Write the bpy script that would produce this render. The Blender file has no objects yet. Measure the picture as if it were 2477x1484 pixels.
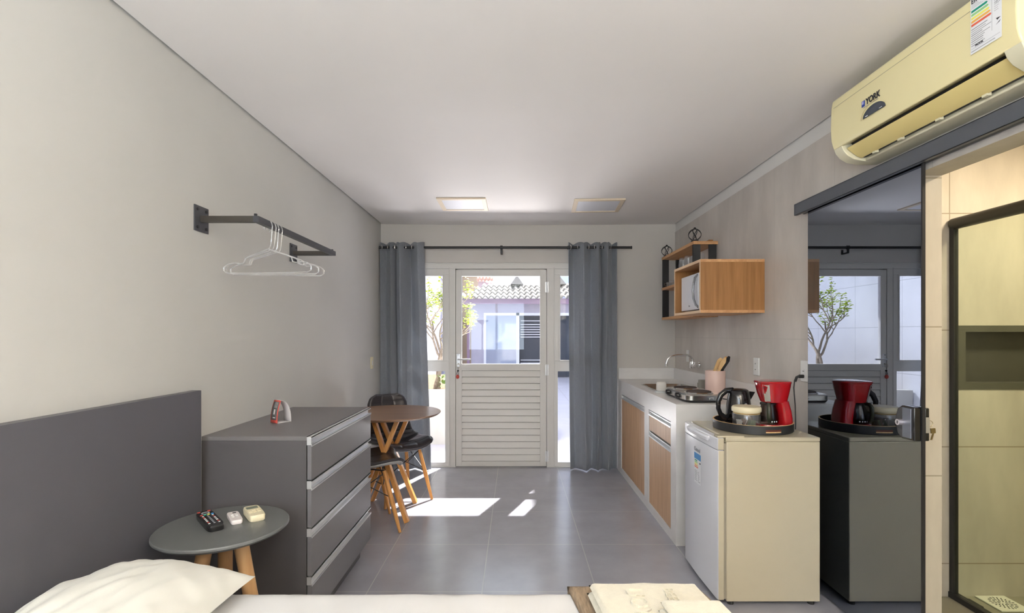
import bpy, math, random
from mathutils import Vector, Matrix, Quaternion, noise
R = math.radians
random.seed(7)
scene = bpy.context.scene
col = scene.collection

# ------------------------------------------------------------------ materials
MATS = {}
def nodes_of(name):
    m = bpy.data.materials.new(name); m.use_nodes = True
    nt = m.node_tree; nt.nodes.clear()
    out = nt.nodes.new('ShaderNodeOutputMaterial')
    MATS[name] = m
    return m, nt, out
def mat(name, c, rough=0.5, metal=0.0, var=0.0, vscale=6.0, bump=0.0, bscale=200.0, stretch=(1, 1, 1), spec=0.5,
        coat=0.0, sheen=0.0, translucent=0.0, emit=0.0):
    m, nt, out = nodes_of(name)
    p = nt.nodes.new('ShaderNodeBsdfPrincipled')
    p.inputs['Base Color'].default_value = (*c, 1)
    p.inputs['Roughness'].default_value = rough
    p.inputs['Metallic'].default_value = metal
    p.inputs['Specular IOR Level'].default_value = spec
    p.inputs['Coat Weight'].default_value = coat
    p.inputs['Coat Roughness'].default_value = 0.05
    p.inputs['Sheen Weight'].default_value = sheen
    if emit:
        p.inputs['Emission Color'].default_value = (*c, 1); p.inputs['Emission Strength'].default_value = emit
    tc = nt.nodes.new('ShaderNodeTexCoord'); mp = nt.nodes.new('ShaderNodeMapping')
    mp.inputs['Scale'].default_value = stretch
    nt.links.new(tc.outputs['Object'], mp.inputs['Vector'])
    if var:
        n = nt.nodes.new('ShaderNodeTexNoise'); n.inputs['Scale'].default_value = vscale
        n.inputs['Detail'].default_value = 5
        nt.links.new(mp.outputs['Vector'], n.inputs['Vector'])
        rp = nt.nodes.new('ShaderNodeValToRGB')
        rp.color_ramp.elements[0].position = .3; rp.color_ramp.elements[1].position = .7
        rp.color_ramp.elements[0].color = (*[max(0, x*(1-var)) for x in c], 1)
        rp.color_ramp.elements[1].color = (*[min(1, x*(1+var)) for x in c], 1)
        nt.links.new(n.outputs['Fac'], rp.inputs['Fac'])
        nt.links.new(rp.outputs['Color'], p.inputs['Base Color'])
    if bump:
        n2 = nt.nodes.new('ShaderNodeTexNoise'); n2.inputs['Scale'].default_value = bscale
        nt.links.new(mp.outputs['Vector'], n2.inputs['Vector'])
        b = nt.nodes.new('ShaderNodeBump'); b.inputs['Strength'].default_value = bump; b.inputs['Distance'].default_value = 0.002
        nt.links.new(n2.outputs['Fac'], b.inputs['Height']); nt.links.new(b.outputs['Normal'], p.inputs['Normal'])
    if translucent:
        t = nt.nodes.new('ShaderNodeBsdfTranslucent'); t.inputs['Color'].default_value = (*[min(1, x*1.4) for x in c], 1)
        mx = nt.nodes.new('ShaderNodeMixShader'); mx.inputs[0].default_value = translucent
        nt.links.new(p.outputs[0], mx.inputs[1]); nt.links.new(t.outputs[0], mx.inputs[2])
        nt.links.new(mx.outputs[0], out.inputs['Surface'])
    else:
        nt.links.new(p.outputs[0], out.inputs['Surface'])
    return m
def wood(name, dark, light, axis='z', scale=1.0, rough=0.45):
    m, nt, out = nodes_of(name)
    p = nt.nodes.new('ShaderNodeBsdfPrincipled'); p.inputs['Roughness'].default_value = rough
    tc = nt.nodes.new('ShaderNodeTexCoord'); mp = nt.nodes.new('ShaderNodeMapping')
    s = {'x': (1.2, 26, 26), 'y': (26, 1.2, 26), 'z': (26, 26, 1.2)}[axis]
    mp.inputs['Scale'].default_value = tuple(k*scale for k in s)
    nt.links.new(tc.outputs['Object'], mp.inputs['Vector'])
    n = nt.nodes.new('ShaderNodeTexNoise'); n.inputs['Scale'].default_value = 1.4; n.inputs['Detail'].default_value = 7
    n.inputs['Roughness'].default_value = .62; n.inputs['Distortion'].default_value = .35
    nt.links.new(mp.outputs['Vector'], n.inputs['Vector'])
    rp = nt.nodes.new('ShaderNodeValToRGB')
    rp.color_ramp.elements[0].position = .32; rp.color_ramp.elements[1].position = .68
    rp.color_ramp.elements[0].color = (*dark, 1); rp.color_ramp.elements[1].color = (*light, 1)
    nt.links.new(n.outputs['Fac'], rp.inputs['Fac']); nt.links.new(rp.outputs['Color'], p.inputs['Base Color'])
    b = nt.nodes.new('ShaderNodeBump'); b.inputs['Strength'].default_value = .12; b.inputs['Distance'].default_value = .001
    nt.links.new(n.outputs['Fac'], b.inputs['Height']); nt.links.new(b.outputs['Normal'], p.inputs['Normal'])
    nt.links.new(p.outputs[0], out.inputs['Surface'])
    return m
def tiles(name, c, grout, axes, size, off, rough=0.4, var=.08, mortar=.004, vs=(2, 2, 2), spec=.5):
    """tiled surface in world coordinates; axes = which world axes run across / up"""
    m, nt, out = nodes_of(name)
    p = nt.nodes.new('ShaderNodeBsdfPrincipled'); p.inputs['Roughness'].default_value = rough
    p.inputs['Specular IOR Level'].default_value = spec
    g = nt.nodes.new('ShaderNodeNewGeometry'); sp = nt.nodes.new('ShaderNodeSeparateXYZ')
    nt.links.new(g.outputs['Position'], sp.inputs[0])
    cb = nt.nodes.new('ShaderNodeCombineXYZ')
    for k in range(2):
        a = nt.nodes.new('ShaderNodeMath'); a.operation = 'SUBTRACT'; a.inputs[1].default_value = off[k]
        nt.links.new(sp.outputs['XYZ'.index(axes[k])], a.inputs[0])
        nt.links.new(a.outputs[0], cb.inputs[k])
    br = nt.nodes.new('ShaderNodeTexBrick'); br.offset = 0.0; br.squash = 1.0
    br.inputs['Scale'].default_value = 1.0
    br.inputs['Brick Width'].default_value = size[0]; br.inputs['Row Height'].default_value = size[1]
    br.inputs['Mortar Size'].default_value = mortar/2; br.inputs['Mortar Smooth'].default_value = 0
    br.inputs['Bias'].default_value = 0
    br.inputs['Mortar'].default_value = (*grout, 1)
    nt.links.new(cb.outputs[0], br.inputs['Vector'])
    mp = nt.nodes.new('ShaderNodeMapping'); mp.inputs['Scale'].default_value = vs
    nt.links.new(g.outputs['Position'], mp.inputs['Vector'])
    n = nt.nodes.new('ShaderNodeTexNoise'); n.inputs['Scale'].default_value = 1.0; n.inputs['Detail'].default_value = 6
    n.inputs['Roughness'].default_value = .6
    nt.links.new(mp.outputs[0], n.inputs['Vector'])
    rp = nt.nodes.new('ShaderNodeValToRGB')
    rp.color_ramp.elements[0].position = .3; rp.color_ramp.elements[1].position = .7
    rp.color_ramp.elements[0].color = (*[x*(1-var) for x in c], 1); rp.color_ramp.elements[1].color = (*[min(1, x*(1+var)) for x in c], 1)
    nt.links.new(n.outputs['Fac'], rp.inputs['Fac'])
    nt.links.new(rp.outputs['Color'], br.inputs['Color1']); nt.links.new(rp.outputs['Color'], br.inputs['Color2'])
    nt.links.new(br.outputs['Color'], p.inputs['Base Color'])
    b = nt.nodes.new('ShaderNodeBump'); b.inputs['Strength'].default_value = .3; b.inputs['Distance'].default_value = .001
    b.invert = True
    nt.links.new(br.outputs['Fac'], b.inputs['Height']); nt.links.new(b.outputs['Normal'], p.inputs['Normal'])
    nt.links.new(p.outputs[0], out.inputs['Surface'])
    return m
def thin_glass(name, tint=(1, 1, 1), gloss=.9, ior=1.45, body=0.0, bodycol=(1, 1, 1)):
    m, nt, out = nodes_of(name)
    t = nt.nodes.new('ShaderNodeBsdfTransparent'); t.inputs['Color'].default_value = (*tint, 1)
    g = nt.nodes.new('ShaderNodeBsdfGlossy'); g.inputs['Roughness'].default_value = 0.01
    g.inputs['Color'].default_value = (gloss, gloss, gloss, 1)
    ge = nt.nodes.new('ShaderNodeNewGeometry'); dt = nt.nodes.new('ShaderNodeVectorMath'); dt.operation = 'DOT_PRODUCT'
    nt.links.new(ge.outputs['Normal'], dt.inputs[0]); nt.links.new(ge.outputs['Incoming'], dt.inputs[1])
    def mth(op, a, b=None):
        q = nt.nodes.new('ShaderNodeMath'); q.operation = op
        for k_, v_ in enumerate((a, b)):
            if v_ is None: continue
            if isinstance(v_, (int, float)): q.inputs[k_].default_value = v_
            else: nt.links.new(v_, q.inputs[k_])
        return q.outputs[0]
    r0 = ((ior-1)/(ior+1))**2
    fr = mth('POWER', mth('SUBTRACT', 1.0, mth('MINIMUM', mth('ABSOLUTE', dt.outputs['Value']), 1.0)), 5.0)
    fac = mth('ADD', mth('MULTIPLY', fr, 1-r0), r0)
    mx = nt.nodes.new('ShaderNodeMixShader')
    nt.links.new(fac, mx.inputs[0]); nt.links.new(g.outputs[0], mx.inputs[2])
    if body:
        d = nt.nodes.new('ShaderNodeBsdfDiffuse'); d.inputs['Color'].default_value = (*bodycol, 1)
        m2 = nt.nodes.new('ShaderNodeMixShader'); m2.inputs[0].default_value = body
        nt.links.new(t.outputs[0], m2.inputs[1]); nt.links.new(d.outputs[0], m2.inputs[2])
        nt.links.new(m2.outputs[0], mx.inputs[1])
    else:
        nt.links.new(t.outputs[0], mx.inputs[1])
    nt.links.new(mx.outputs[0], out.inputs['Surface'])
    return m

WALL = mat('wall_paint', (.615, .61, .58), .9, var=.02, vscale=2, bump=.05, bscale=120)
BACKWALL = mat('back_wall_paint', (.62, .59, .55), .9, var=.02, vscale=2, bump=.05, bscale=120)
CEIL = mat('ceiling_paint', (.84, .81, .785), .95, var=.015, vscale=1.5)
BAND = mat('white_band_paint', (.78, .765, .74), .9)
FLOOR = tiles('floor_tiles', (.375, .375, .420), (.50, .49, .50), 'XY', (.6, .6), (-.175-6, 3.25-6), .22, .10, .005, (3, 3, 3), spec=1.0)
KTILE = tiles('kitchen_wall_tiles', (.62, .575, .53), (.52, .49, .45), 'YZ', (.6, 1.2), (3.16-6, 1.321-2.4), .5, .13, .003, (2.2, 3.6, 1.3))
BTILE = tiles('bathroom_tiles', (.57, .52, .44), (.30, .25, .18), 'XZ', (.6, .6), (2.23-6, 1.370-3), .45, .14, .005, (5, 5, 1.5))
BTILEY = tiles('bathroom_side_tiles', (.58, .52, .42), (.30, .25, .18), 'YZ', (.6, .6), (.1-6, 1.370-3), .45, .14, .005, (5, 5, 1.5))
JTILE = tiles('jamb_tiles', (.56, .50, .40), (.34, .29, .20), 'XZ', (3, .606), (-3, 1.378-3.03), .45, .14, .005, (5, 5, 1.5))
BFLOOR = mat('bathroom_floor_tile', (.30, .28, .22), .4, var=.1)
PORC = mat('white_stone_counter', (.80, .78, .76), .35, var=.05, vscale=3, stretch=(1, 1, 2.5))
OAK_V = wood('oak_vertical', (.27, .12, .032), (.42, .20, .065), 'z')
OAKDOOR = wood('oak_doors', (.50, .29, .15), (.68, .44, .26), 'z', 1.2)
OAK_Y = wood('oak_along_depth', (.50, .25, .10), (.68, .38, .18), 'y')
OAKEDGE = wood('oak_edge', (.66, .45, .26), (.80, .58, .37), 'y')
TABLEWOOD = wood('table_wood', (.24, .135, .080), (.36, .22, .135), 'x', .6, .28)
LEGWOOD = wood('beech_legs', (.58, .25, .06), (.78, .40, .13), 'z', .8, .4)
PINE = wood('pine_legs', (.44, .24, .10), (.62, .38, .18), 'z', .5, .45)
PALEWOOD = wood('pale_wood', (.62, .38, .16), (.80, .56, .28), 'z', 1, .5)
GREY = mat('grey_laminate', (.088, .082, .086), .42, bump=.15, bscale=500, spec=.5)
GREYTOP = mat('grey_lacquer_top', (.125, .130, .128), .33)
ALU = mat('satin_aluminium', (.80, .81, .82), .32, .55)
ALUWHITE = mat('white_aluminium_frame', (.72, .70, .66), .40, spec=.5)
STEEL = mat('stainless_steel', (.62, .61, .58), .22, 1.0)
CHROME = mat('chrome', (.80, .80, .80), .08, 1.0)
BLACK = mat('black_metal', (.018, .018, .019), .45)
DKGREY = mat('dark_grey_metal', (.070, .072, .080), .4, .2)
TRACK = mat('graphite_track', (.105, .115, .135), .38, .3)
BLKPL = mat('black_plastic', (.010, .010, .011), .13, coat=.3)
BLKSOFT = mat('black_rubber', (.02, .02, .02), .6)
WHITEPL = mat('white_plastic', (.82, .82, .80), .35)
CREAMPL = mat('cream_plastic', (.80, .72, .50), .35)
ACPL = mat('aged_yellow_plastic', (.86, .77, .44), .28, coat=.2)
ACLOW = mat('aged_pale_plastic', (.72, .68, .50), .35)
FLAP = mat('aged_flap_plastic', (.78, .64, .27), .4)
FRBODY = mat('fridge_enamel_lamp_tint', (.54, .48, .35), .25, coat=.2)  # white enamel with the warm lamp light put into its colour
FRDOOR = mat('fridge_door_enamel', (.82, .83, .88), .22, coat=.2)
FRSEAL = mat('fridge_seal', (.28, .25, .19), .7)
RED = mat('red_glossy_plastic', (.36, .004, .008), .14, coat=.6)
CURT = mat('grey_curtain_fabric', (.30, .32, .35), .95, var=.10, vscale=180, stretch=(1, 1, .25), sheen=.3, translucent=.24)
SHEET = mat('white_bed_linen', (.66, .66, .665), .9, var=.02, bump=.1, bscale=350, sheen=.2)
PILLOW = mat('ivory_pillow_linen', (.68, .675, .62), .9, bump=.1, bscale=350, sheen=.2)
TOWEL = mat('cream_terry_towel', (.66, .62, .50), 1.0, var=.05, vscale=40, bump=1.0, bscale=420, sheen=.6)
THROW = mat('brown_throw_fabric', (.26, .19, .125), 1.0, var=.3, vscale=160, stretch=(1, .15, 1), bump=.8, bscale=250)
LEATHER = mat('black_leatherette', (.030, .026, .030), .30, bump=.25, bscale=220, coat=.15)
SHELL = mat('grey_plastic_shell', (.42, .42, .42), .5)
PINKC = mat('pink_holder_plastic', (.76, .56, .49), .45)
HOTPL = mat('cast_iron_burner', (.060, .042, .035), .7, bump=.3, bscale=300)
NICHE = mat('dark_grey_stone', (.085, .082, .062), .6, var=.12, vscale=8)
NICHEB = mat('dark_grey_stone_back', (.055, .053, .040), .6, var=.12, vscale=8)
PAPER = mat('white_paper_label', (.86, .87, .90), .5)
INK = mat('black_ink', (.02, .02, .025), .6)
GREYINK = mat('grey_ink', (.30, .31, .33), .6)
INKBLUE = mat('blue_ink', (.02, .05, .30), .5)
C_BLUE = mat('label_blue', (.03, .25, .60), .5)
C_TEAL = mat('label_teal', (.0, .30, .20), .5)
C_GREEN = mat('label_green', (.30, .62, .25), .5)
C_YEL = mat('label_yellow', (.85, .80, .15), .5)
C_ORG = mat('label_orange', (.85, .45, .08), .5)
C_RED = mat('label_red', (.72, .12, .06), .5)
LILAC = mat('pale_remote_plastic', (.78, .72, .70), .35)
LCD = mat('lcd_grey', (.16, .18, .13), .3)
DISPLAY = mat('smoked_display', (.05, .06, .08), .15)
CARDRED = mat('red_card_edge', (.55, .07, .05), .5)
CARDGREY = mat('grey_card_print', (.10, .10, .10), .5)
CARDIN = mat('white_card', (.72, .70, .70), .6)
LOCKFACE = mat('silver_lock_face', (.20, .22, .27), .35, .4)
BRASS = mat('key_brass', (.50, .42, .26), .3, 1.0)
LIGHTFRAME = mat('cream_light_frame', (.80, .68, .52), .5)
DIFFOFF = mat('light_diffuser_unlit', (.80, .81, .86), .4)
MIRGLASS = None
m, nt, out = nodes_of('smoked_mirror_glass')
g = nt.nodes.new('ShaderNodeBsdfGlossy'); g.inputs['Color'].default_value = (.235, .26, .305, 1); g.inputs['Roughness'].default_value = 0.0
nt.links.new(g.outputs[0], out.inputs['Surface']); MIRGLASS = m
PANE = thin_glass('clear_pane', (.97, .98, 1.0), .9, 1.35)
SHGLASS = thin_glass('shower_glass', (.86, .90, .84), .9, 1.3)
DRINK = thin_glass('drinking_glass', (.97, .975, .98), 1.0, 1.6, .08, (.9, .9, .9))
CARAFE = thin_glass('carafe_glass', (.55, .50, .48), 1.0, 1.5)
CLEARPL = thin_glass('clear_acrylic', (.92, .92, .92), 1.0, 1.9, .20, (.97, .97, .97))
# outside
EXTW = tiles('garden_wall_tiles', (.80, .80, .83), (.55, .54, .55), 'YZ', (.9, .6), (.2-9, .25-6), .7, .05, .008)
PLANTW = mat('planter_wall_paint', (.48, .465, .43), .8, var=.04)
GROUND = tiles('patio_tiles', (.54, .53, .59), (.42, .38, .40), 'XY', (.6, .6), (1.10-9, 6.0-9), .6, .06, .008)
SOIL = mat('soil', (.20, .14, .08), 1, var=.4, vscale=20)
BARK = mat('tree_bark', (.28, .23, .18), .9, var=.3, vscale=30)
LEAF = mat('yellow_green_leaves', (.30, .38, .04), .5, var=.25, vscale=4, translucent=.35)
HOUSEW = mat('lilac_render', (.45, .43, .50), .9, var=.05)
ROOFT = mat('pale_clay_tile', (.22, .20, .18), .8, var=.15, vscale=9)
FASCIA = mat('mauve_fascia', (.30, .20, .28), .6)
PINKW = mat('pink_neighbour_wall', (.40, .28, .30), .9)
ORANGEW = mat('peach_neighbour_wall', (.50, .38, .26), .9)
WHITEW = mat('white_exterior_wall', (.55, .55, .59), .9)
HFRAME = mat('white_house_frame', (.82, .84, .92), .5)
HPANE = mat('house_glass', (.30, .36, .48), .05, spec=.8)
SHUT = mat('dark_shutter', (.035, .045, .065), .5)
SLAT = mat('pale_slat', (.80, .80, .82), .6)

# ------------------------------------------------------------------ mesh builder
class B:
    def __init__(s): s.v = []; s.f = []; s.mi = []; s.m = 0; s.T = None
    def add(s, vs, fs):
        o = len(s.v)
        if s.T is not None: vs = [s.T @ Vector(v) for v in vs]
        s.v += [tuple(v) for v in vs]
        s.f += [tuple(i+o for i in f) for f in fs]; s.mi += [s.m]*len(fs)
        return s
    def box(s, x0, x1, y0, y1, z0, z1):
        v = [(x, y, z) for z in (z0, z1) for y in (y0, y1) for x in (x0, x1)]
        return s.add(v, [(0, 2, 3, 1), (4, 5, 7, 6), (0, 1, 5, 4), (2, 6, 7, 3), (0, 4, 6, 2), (1, 3, 7, 5)])
    def quad(s, a, b, c, d): return s.add([a, b, c, d], [(0, 1, 2, 3)])
    def bar(s, p0, p1, w, h=None, up=(0, 0, 1), w1=None, h1=None):
        h = w if h is None else h; w1 = w if w1 is None else w1; h1 = h if h1 is None else h1
        p0, p1 = Vector(p0), Vector(p1); d = (p1-p0).normalized(); u = Vector(up)
        sd = d.cross(u)
        if sd.length < 1e-4: sd = d.cross(Vector((1, 0, 0)))
        sd.normalize(); u = sd.cross(d).normalized()
        v = []
        for p, a, b in ((p0, w, h), (p1, w1, h1)):
            v += [p+sd*a/2*i+u*b/2*j for i, j in ((-1, -1), (1, -1), (1, 1), (-1, 1))]
        return s.add(v, [(0, 1, 2, 3), (7, 6, 5, 4), (0, 4, 5, 1), (1, 5, 6, 2), (2, 6, 7, 3), (3, 7, 4, 0)])
    def tube(s, pts, r, n=10, closed=False, r1=None, sy=1.0):
        pts = [Vector(p) for p in pts]; N = len(pts)
        rad = r if isinstance(r, (list, tuple)) else ([r]*N if r1 is None else [r+(r1-r)*i/(N-1) for i in range(N)])
        t = []
        for i in range(N):
            a = pts[(i-1) % N] if (closed or i) else pts[0]
            b = pts[(i+1) % N] if (closed or i < N-1) else pts[-1]
            t.append((b-a).normalized())
        ref = Vector((0, 0, 1)) if abs(t[0].z) < .9 else Vector((1, 0, 0))
        nrm = t[0].cross(ref).normalized(); v = []
        for i in range(N):
            if i:
                q = t[i-1].rotation_difference(t[i]); nrm = (q @ nrm).normalized()
            bn = t[i].cross(nrm)
            for k in range(n):
                a = 2*math.pi*k/n
                v.append(pts[i]+(nrm*math.cos(a)+bn*math.sin(a)*sy)*rad[i])
        f = []
        for i in range(N if closed else N-1):
            j = (i+1) % N
            for k in range(n):
                l = (k+1) % n; f.append((i*n+k, i*n+l, j*n+l, j*n+k))
        if not closed:
            f.append(tuple(range(n-1, -1, -1))); f.append(tuple((N-1)*n+k for k in range(n)))
        return s.add(v, f)
    def lathe(s, prof, c=(0, 0, 0), n=32, axis='z'):
        v = []; f = []
        for r, z in prof:
            for k in range(n):
                a = 2*math.pi*k/n
                p = (r*math.cos(a), r*math.sin(a), z)
                if axis == 'x': p = (z, p[0], p[1])
                if axis == 'y': p = (p[0], z, p[1])
                v.append((p[0]+c[0], p[1]+c[1], p[2]+c[2]))
        for i in range(len(prof)-1):
            for k in range(n):
                l = (k+1) % n; f.append((i*n+k, i*n+l, (i+1)*n+l, (i+1)*n+k))
        if prof[0][0] > 1e-6 and prof[0] != prof[-1] : f.append(tuple(range(n-1, -1, -1)))
        if prof[-1][0] > 1e-6 and prof[0] != prof[-1]: f.append(tuple((len(prof)-1)*n+k for k in range(n)))
        return s.add(v, f)
    def loft(s, secs, n=40, caps=True):
        """secs = (z, cx, cy, rx, ry, exponent)"""
        v = []; f = []
        for z, cx, cy, rx, ry, e in secs:
            for k in range(n):
                a = 2*math.pi*k/n; c_, s_ = math.cos(a), math.sin(a)
                v.append((cx+rx*math.copysign(abs(c_)**(2/e), c_), cy+ry*math.copysign(abs(s_)**(2/e), s_), z))
        for i in range(len(secs)-1):
            for k in range(n):
                l = (k+1) % n; f.append((i*n+k, i*n+l, (i+1)*n+l, (i+1)*n+k))
        if caps: f.append(tuple(range(n-1, -1, -1))); f.append(tuple((len(secs)-1)*n+k for k in range(n)))
        return s.add(v, f)
    def prism(s, poly, a, b, axis='y'):
        def P(u, w, t): return {'y': (u, t, w), 'x': (t, u, w), 'z': (u, w, t)}[axis]
        n = len(poly); v = [P(u, w, a) for u, w in poly]+[P(u, w, b) for u, w in poly]
        f = [tuple(range(n)), tuple(range(2*n-1, n-1, -1))]+[(i, i+n, (i+1) % n+n, (i+1) % n) for i in range(n)]
        return s.add(v, f)
    def grid(s, fn, nu, nv, closeu=False):
        v = [fn(i/nu, j/nv) for j in range(nv+1) for i in range(nu+1)]
        f = [(j*(nu+1)+i, j*(nu+1)+i+1, (j+1)*(nu+1)+i+1, (j+1)*(nu+1)+i) for j in range(nv) for i in range(nu)]
        return s.add(v, f)
    def build(s, name, mats, parent=None, bevel=0, smooth=False, solid=0, sub=0, bseg=2, local=False, angle=40):
        mats = mats if isinstance(mats, (list, tuple)) else [mats]
        if parent is None:
            xs, ys, zs = zip(*s.v)
            o = Vector(((min(xs)+max(xs))/2, (min(ys)+max(ys))/2, min(zs)))
        else:
            o = Vector((0, 0, 0)) if local else root_loc(parent)
        me = bpy.data.meshes.new(name)
        me.from_pydata([Vector(v)-o for v in s.v], [], s.f)
        for mm in mats: me.materials.append(mm)
        me.polygons.foreach_set('material_index', s.mi)
        me.validate(); me.update()
        import bmesh
        bm = bmesh.new(); bm.from_mesh(me); bmesh.ops.recalc_face_normals(bm, faces=bm.faces); bm.to_mesh(me); bm.free()
        ob = bpy.data.objects.new(name, me); col.objects.link(ob)
        if parent is None: ob.location = o
        else: ob.parent = parent
        if smooth or bevel or sub:
            me.polygons.foreach_set('use_smooth', [True]*len(me.polygons))
            if not sub: me.set_sharp_from_angle(angle=R(angle))
        if solid:
            md = ob.modifiers.new('Solidify', 'SOLIDIFY'); md.thickness = solid; md.offset = 0
        if bevel:
            md = ob.modifiers.new('Bevel', 'BEVEL'); md.width = bevel; md.segments = bseg; md.limit_method = 'ANGLE'
            md.angle_limit = R(40); md.use_clamp_overlap = True
        if sub:
            md = ob.modifiers.new('Subsurf', 'SUBSURF'); md.levels = sub; md.render_levels = sub
        return ob
ROOTLOC = {}
def root_loc(o):
    while o.parent is not None: o = o.parent
    return o.location.copy()
def tag(o, label=None, cat=None, group=None, kind=None):
    if label: o['label'] = label
    if cat: o['category'] = cat
    if group: o['group'] = group
    if kind: o['kind'] = kind
    return o
def thing(name, label, cat, loc, group=None, rz=0):
    o = bpy.data.objects.new(name, None); o.empty_display_size = .05; col.objects.link(o)
    o.location = loc; o.rotation_euler = (0, 0, rz)
    return tag(o, label, cat, group)
def struct(name, b, mats, parent=None, **k):
    o = b.build(name, mats, parent, **k)
    if parent is None: o['kind'] = 'structure'
    return o
def kids(o): return [c for c in col.objects if c.parent == o]
def copy_tree(o, parent=None):
    c = o.copy(); col.objects.link(c)
    if parent is not None: c.parent = parent
    for ch in kids(o): copy_tree(ch, c)
    return c
def basis(loc, xd, yd):
    x = Vector(xd).normalized(); y = Vector(yd).normalized(); z = x.cross(y)
    m = Matrix((x, y, z)).transposed().to_4x4(); m.translation = Vector(loc); return m
def text_mesh(name, s, size, T, mats, parent, extrude=.0004, bold=0, align='CENTER', local=False, sx=1.0):
    cu = bpy.data.curves.new(name, 'FONT'); cu.body = s; cu.size = size; cu.extrude = extrude; cu.offset = bold
    cu.align_x = align; cu.align_y = 'CENTER'
    tmp = bpy.data.objects.new(name+'_t', cu)
    me = bpy.data.meshes.new_from_object(tmp)
    bpy.data.objects.remove(tmp); bpy.data.curves.remove(cu)
    M = (Matrix.Identity(4) if local or parent is None else Matrix.Translation(-root_loc(parent))) @ T @ Matrix.Diagonal((sx, 1, 1, 1))
    me.transform(M); me.materials.clear(); me.materials.append(mats); me.name = name
    ob = bpy.data.objects.new(name, me); col.objects.link(ob); ob.parent = parent
    return ob

# ------------------------------------------------------------------ room shell
LX, RX, BY, CZ = -1.362, 1.613, 5.12, 2.467
RY0 = -1.6                                    # wall behind the camera
b = B(); b.box(LX-.15, RX+.12, RY0-.15, BY+.15, -.12, 0); struct('floor', b, FLOOR)
b = B(); b.box(LX-.15, LX, RY0-.15, BY+.15, 0, 2.62); struct('wall_left', b, WALL)
# right wall with the bathroom doorway (Y 1.25 .. 2.059, up to 1.994), tiled on the kitchen side
D0, D1, DZ = 1.20, 2.059, 1.994
b = B()
b.box(RX, RX+.12, D1, BY, 0, 2.385); b.box(RX, RX+.12, RY0, D0, 0, 2.385); b.box(RX, RX+.12, D0, D1, DZ, 2.385)
o = struct('wall_right', b, [KTILE, JTILE])
for p in o.data.polygons:
    c = p.center + o.location
    if abs(p.normal.y) > .9 and abs(c.y-D1) < .01 and c.z < 1.5: p.material_index = 1
    if p.normal.z < -.9 and c.z > 1.5: p.material_index = 1
b = B(); b.box(RX+.006, RX+.12, RY0-.15, BY+.15, 2.385, 2.62); struct('trim_1', b, BAND)
# back wall with the wide glazed opening
FX0, FX1, FZ = -1.22, .99, 2.078
b = B()
b.box(LX, FX0, BY, BY+.15, 0, 2.62); b.box(FX1, RX+.12, BY, BY+.15, 0, 2.62); b.box(FX0, FX1, BY, BY+.15, FZ, 2.62)
struct('wall_back', b, BACKWALL)
# rear wall (behind the camera) with an assumed, unseen window
WX0, WX1, WZ0, WZ1 = -1.15, .25, .95, 2.15
b = B()
b.box(LX, WX0, RY0-.15, RY0, 0, 2.62); b.box(WX1, RX+.12, RY0-.15, RY0, 0, 2.62)
b.box(WX0, WX1, RY0-.15, RY0, 0, WZ0); b.box(WX0, WX1, RY0-.15, RY0, WZ1, 2.62)
struct('wall_rear', b, WALL)
b = B()
for a0, a1, c0, c1 in ((WX0, WX1, WZ0, WZ0+.05), (WX0, WX1, WZ1-.05, WZ1), (WX0, WX0+.05, WZ0+.05, WZ1-.05), (WX1-.05, WX1, WZ0+.05, WZ1-.05), (-.475, -.425, WZ0+.05, WZ1-.05)):
    b.box(a0, a1, RY0-.10, RY0-.05, c0, c1)
w3 = struct('assumed_window', b, ALUWHITE)  # unseen window, assumed from the cool light on the left wall
b = B(); b.box(WX0+.05, WX1-.05, RY0-.078, RY0-.072, WZ0+.05, WZ1-.05); b.build('pane', PANE, w3)
# plaster ceiling, held 15 mm off the side walls by a shadow gap
def sag(x, y):
    t = max(0, min(1, (y-4.3)/.82)); return -.011*t*math.sin(math.pi*(x-LX)/(RX-LX))*.9
b = B()
x0, x1 = LX+.014, RX-.006
b.grid(lambda u, v: (x0+(x1-x0)*u, RY0+(BY-RY0)*v, CZ+sag(x0+(x1-x0)*u, RY0+(BY-RY0)*v)), 24, 60)
b.grid(lambda u, v: (x0+(x1-x0)*u, RY0+(BY-RY0)*v, CZ+.03), 1, 1)
b.quad((x0, RY0, CZ), (x0, BY, CZ), (x0, BY, CZ+.03), (x0, RY0, CZ+.03))
b.quad((x1, RY0, CZ), (x1, BY, CZ), (x1, BY, CZ+.03), (x1, RY0, CZ+.03))
struct('ceiling', b, CEIL)
b = B(); b.box(LX-.15, RX+.12, RY0-.15, BY+.15, 2.62, 2.80); struct('ceiling_slab', b, WALL)
# bathroom shell
BX0, BX1, BB0, BB1, BZ = RX+.12, 3.3, .6, 2.602, 2.45
b = B(); b.box(BX0, BX1+.1, BB1, BB1+.12, 0, 1.065); b.box(BX0, BX1+.1, BB1, BB1+.12, 1.394, BZ)
b.box(BX0, 2.266, BB1, BB1+.12, 1.065, 1.394); b.box(2.95, BX1+.1, BB1, BB1+.12, 1.065, 1.394); b.box(2.266, 2.95, BB1+.10, BB1+.12, 1.065, 1.394)
struct('wall_bathroom_back', b, BTILE)
b = B(); b.box(BX1, BX1+.1, BB0, BB1, 0, BZ); struct('wall_bathroom_side', b, BTILEY)
b = B(); b.box(BX0, BX1+.1, BB0-.12, BB0, 0, BZ); struct('wall_bathroom_front', b, BTILE)
b = B(); b.box(BX0, BX1+.1, BB0-.12, BB1+.12, BZ, BZ+.1); struct('ceiling_bathroom', b, CEIL)
b = B(); b.box(BX0, BX1+.1, BB0-.12, BB1+.12, -.12, .0); struct('floor_bathroom', b, BFLOOR)

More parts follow.
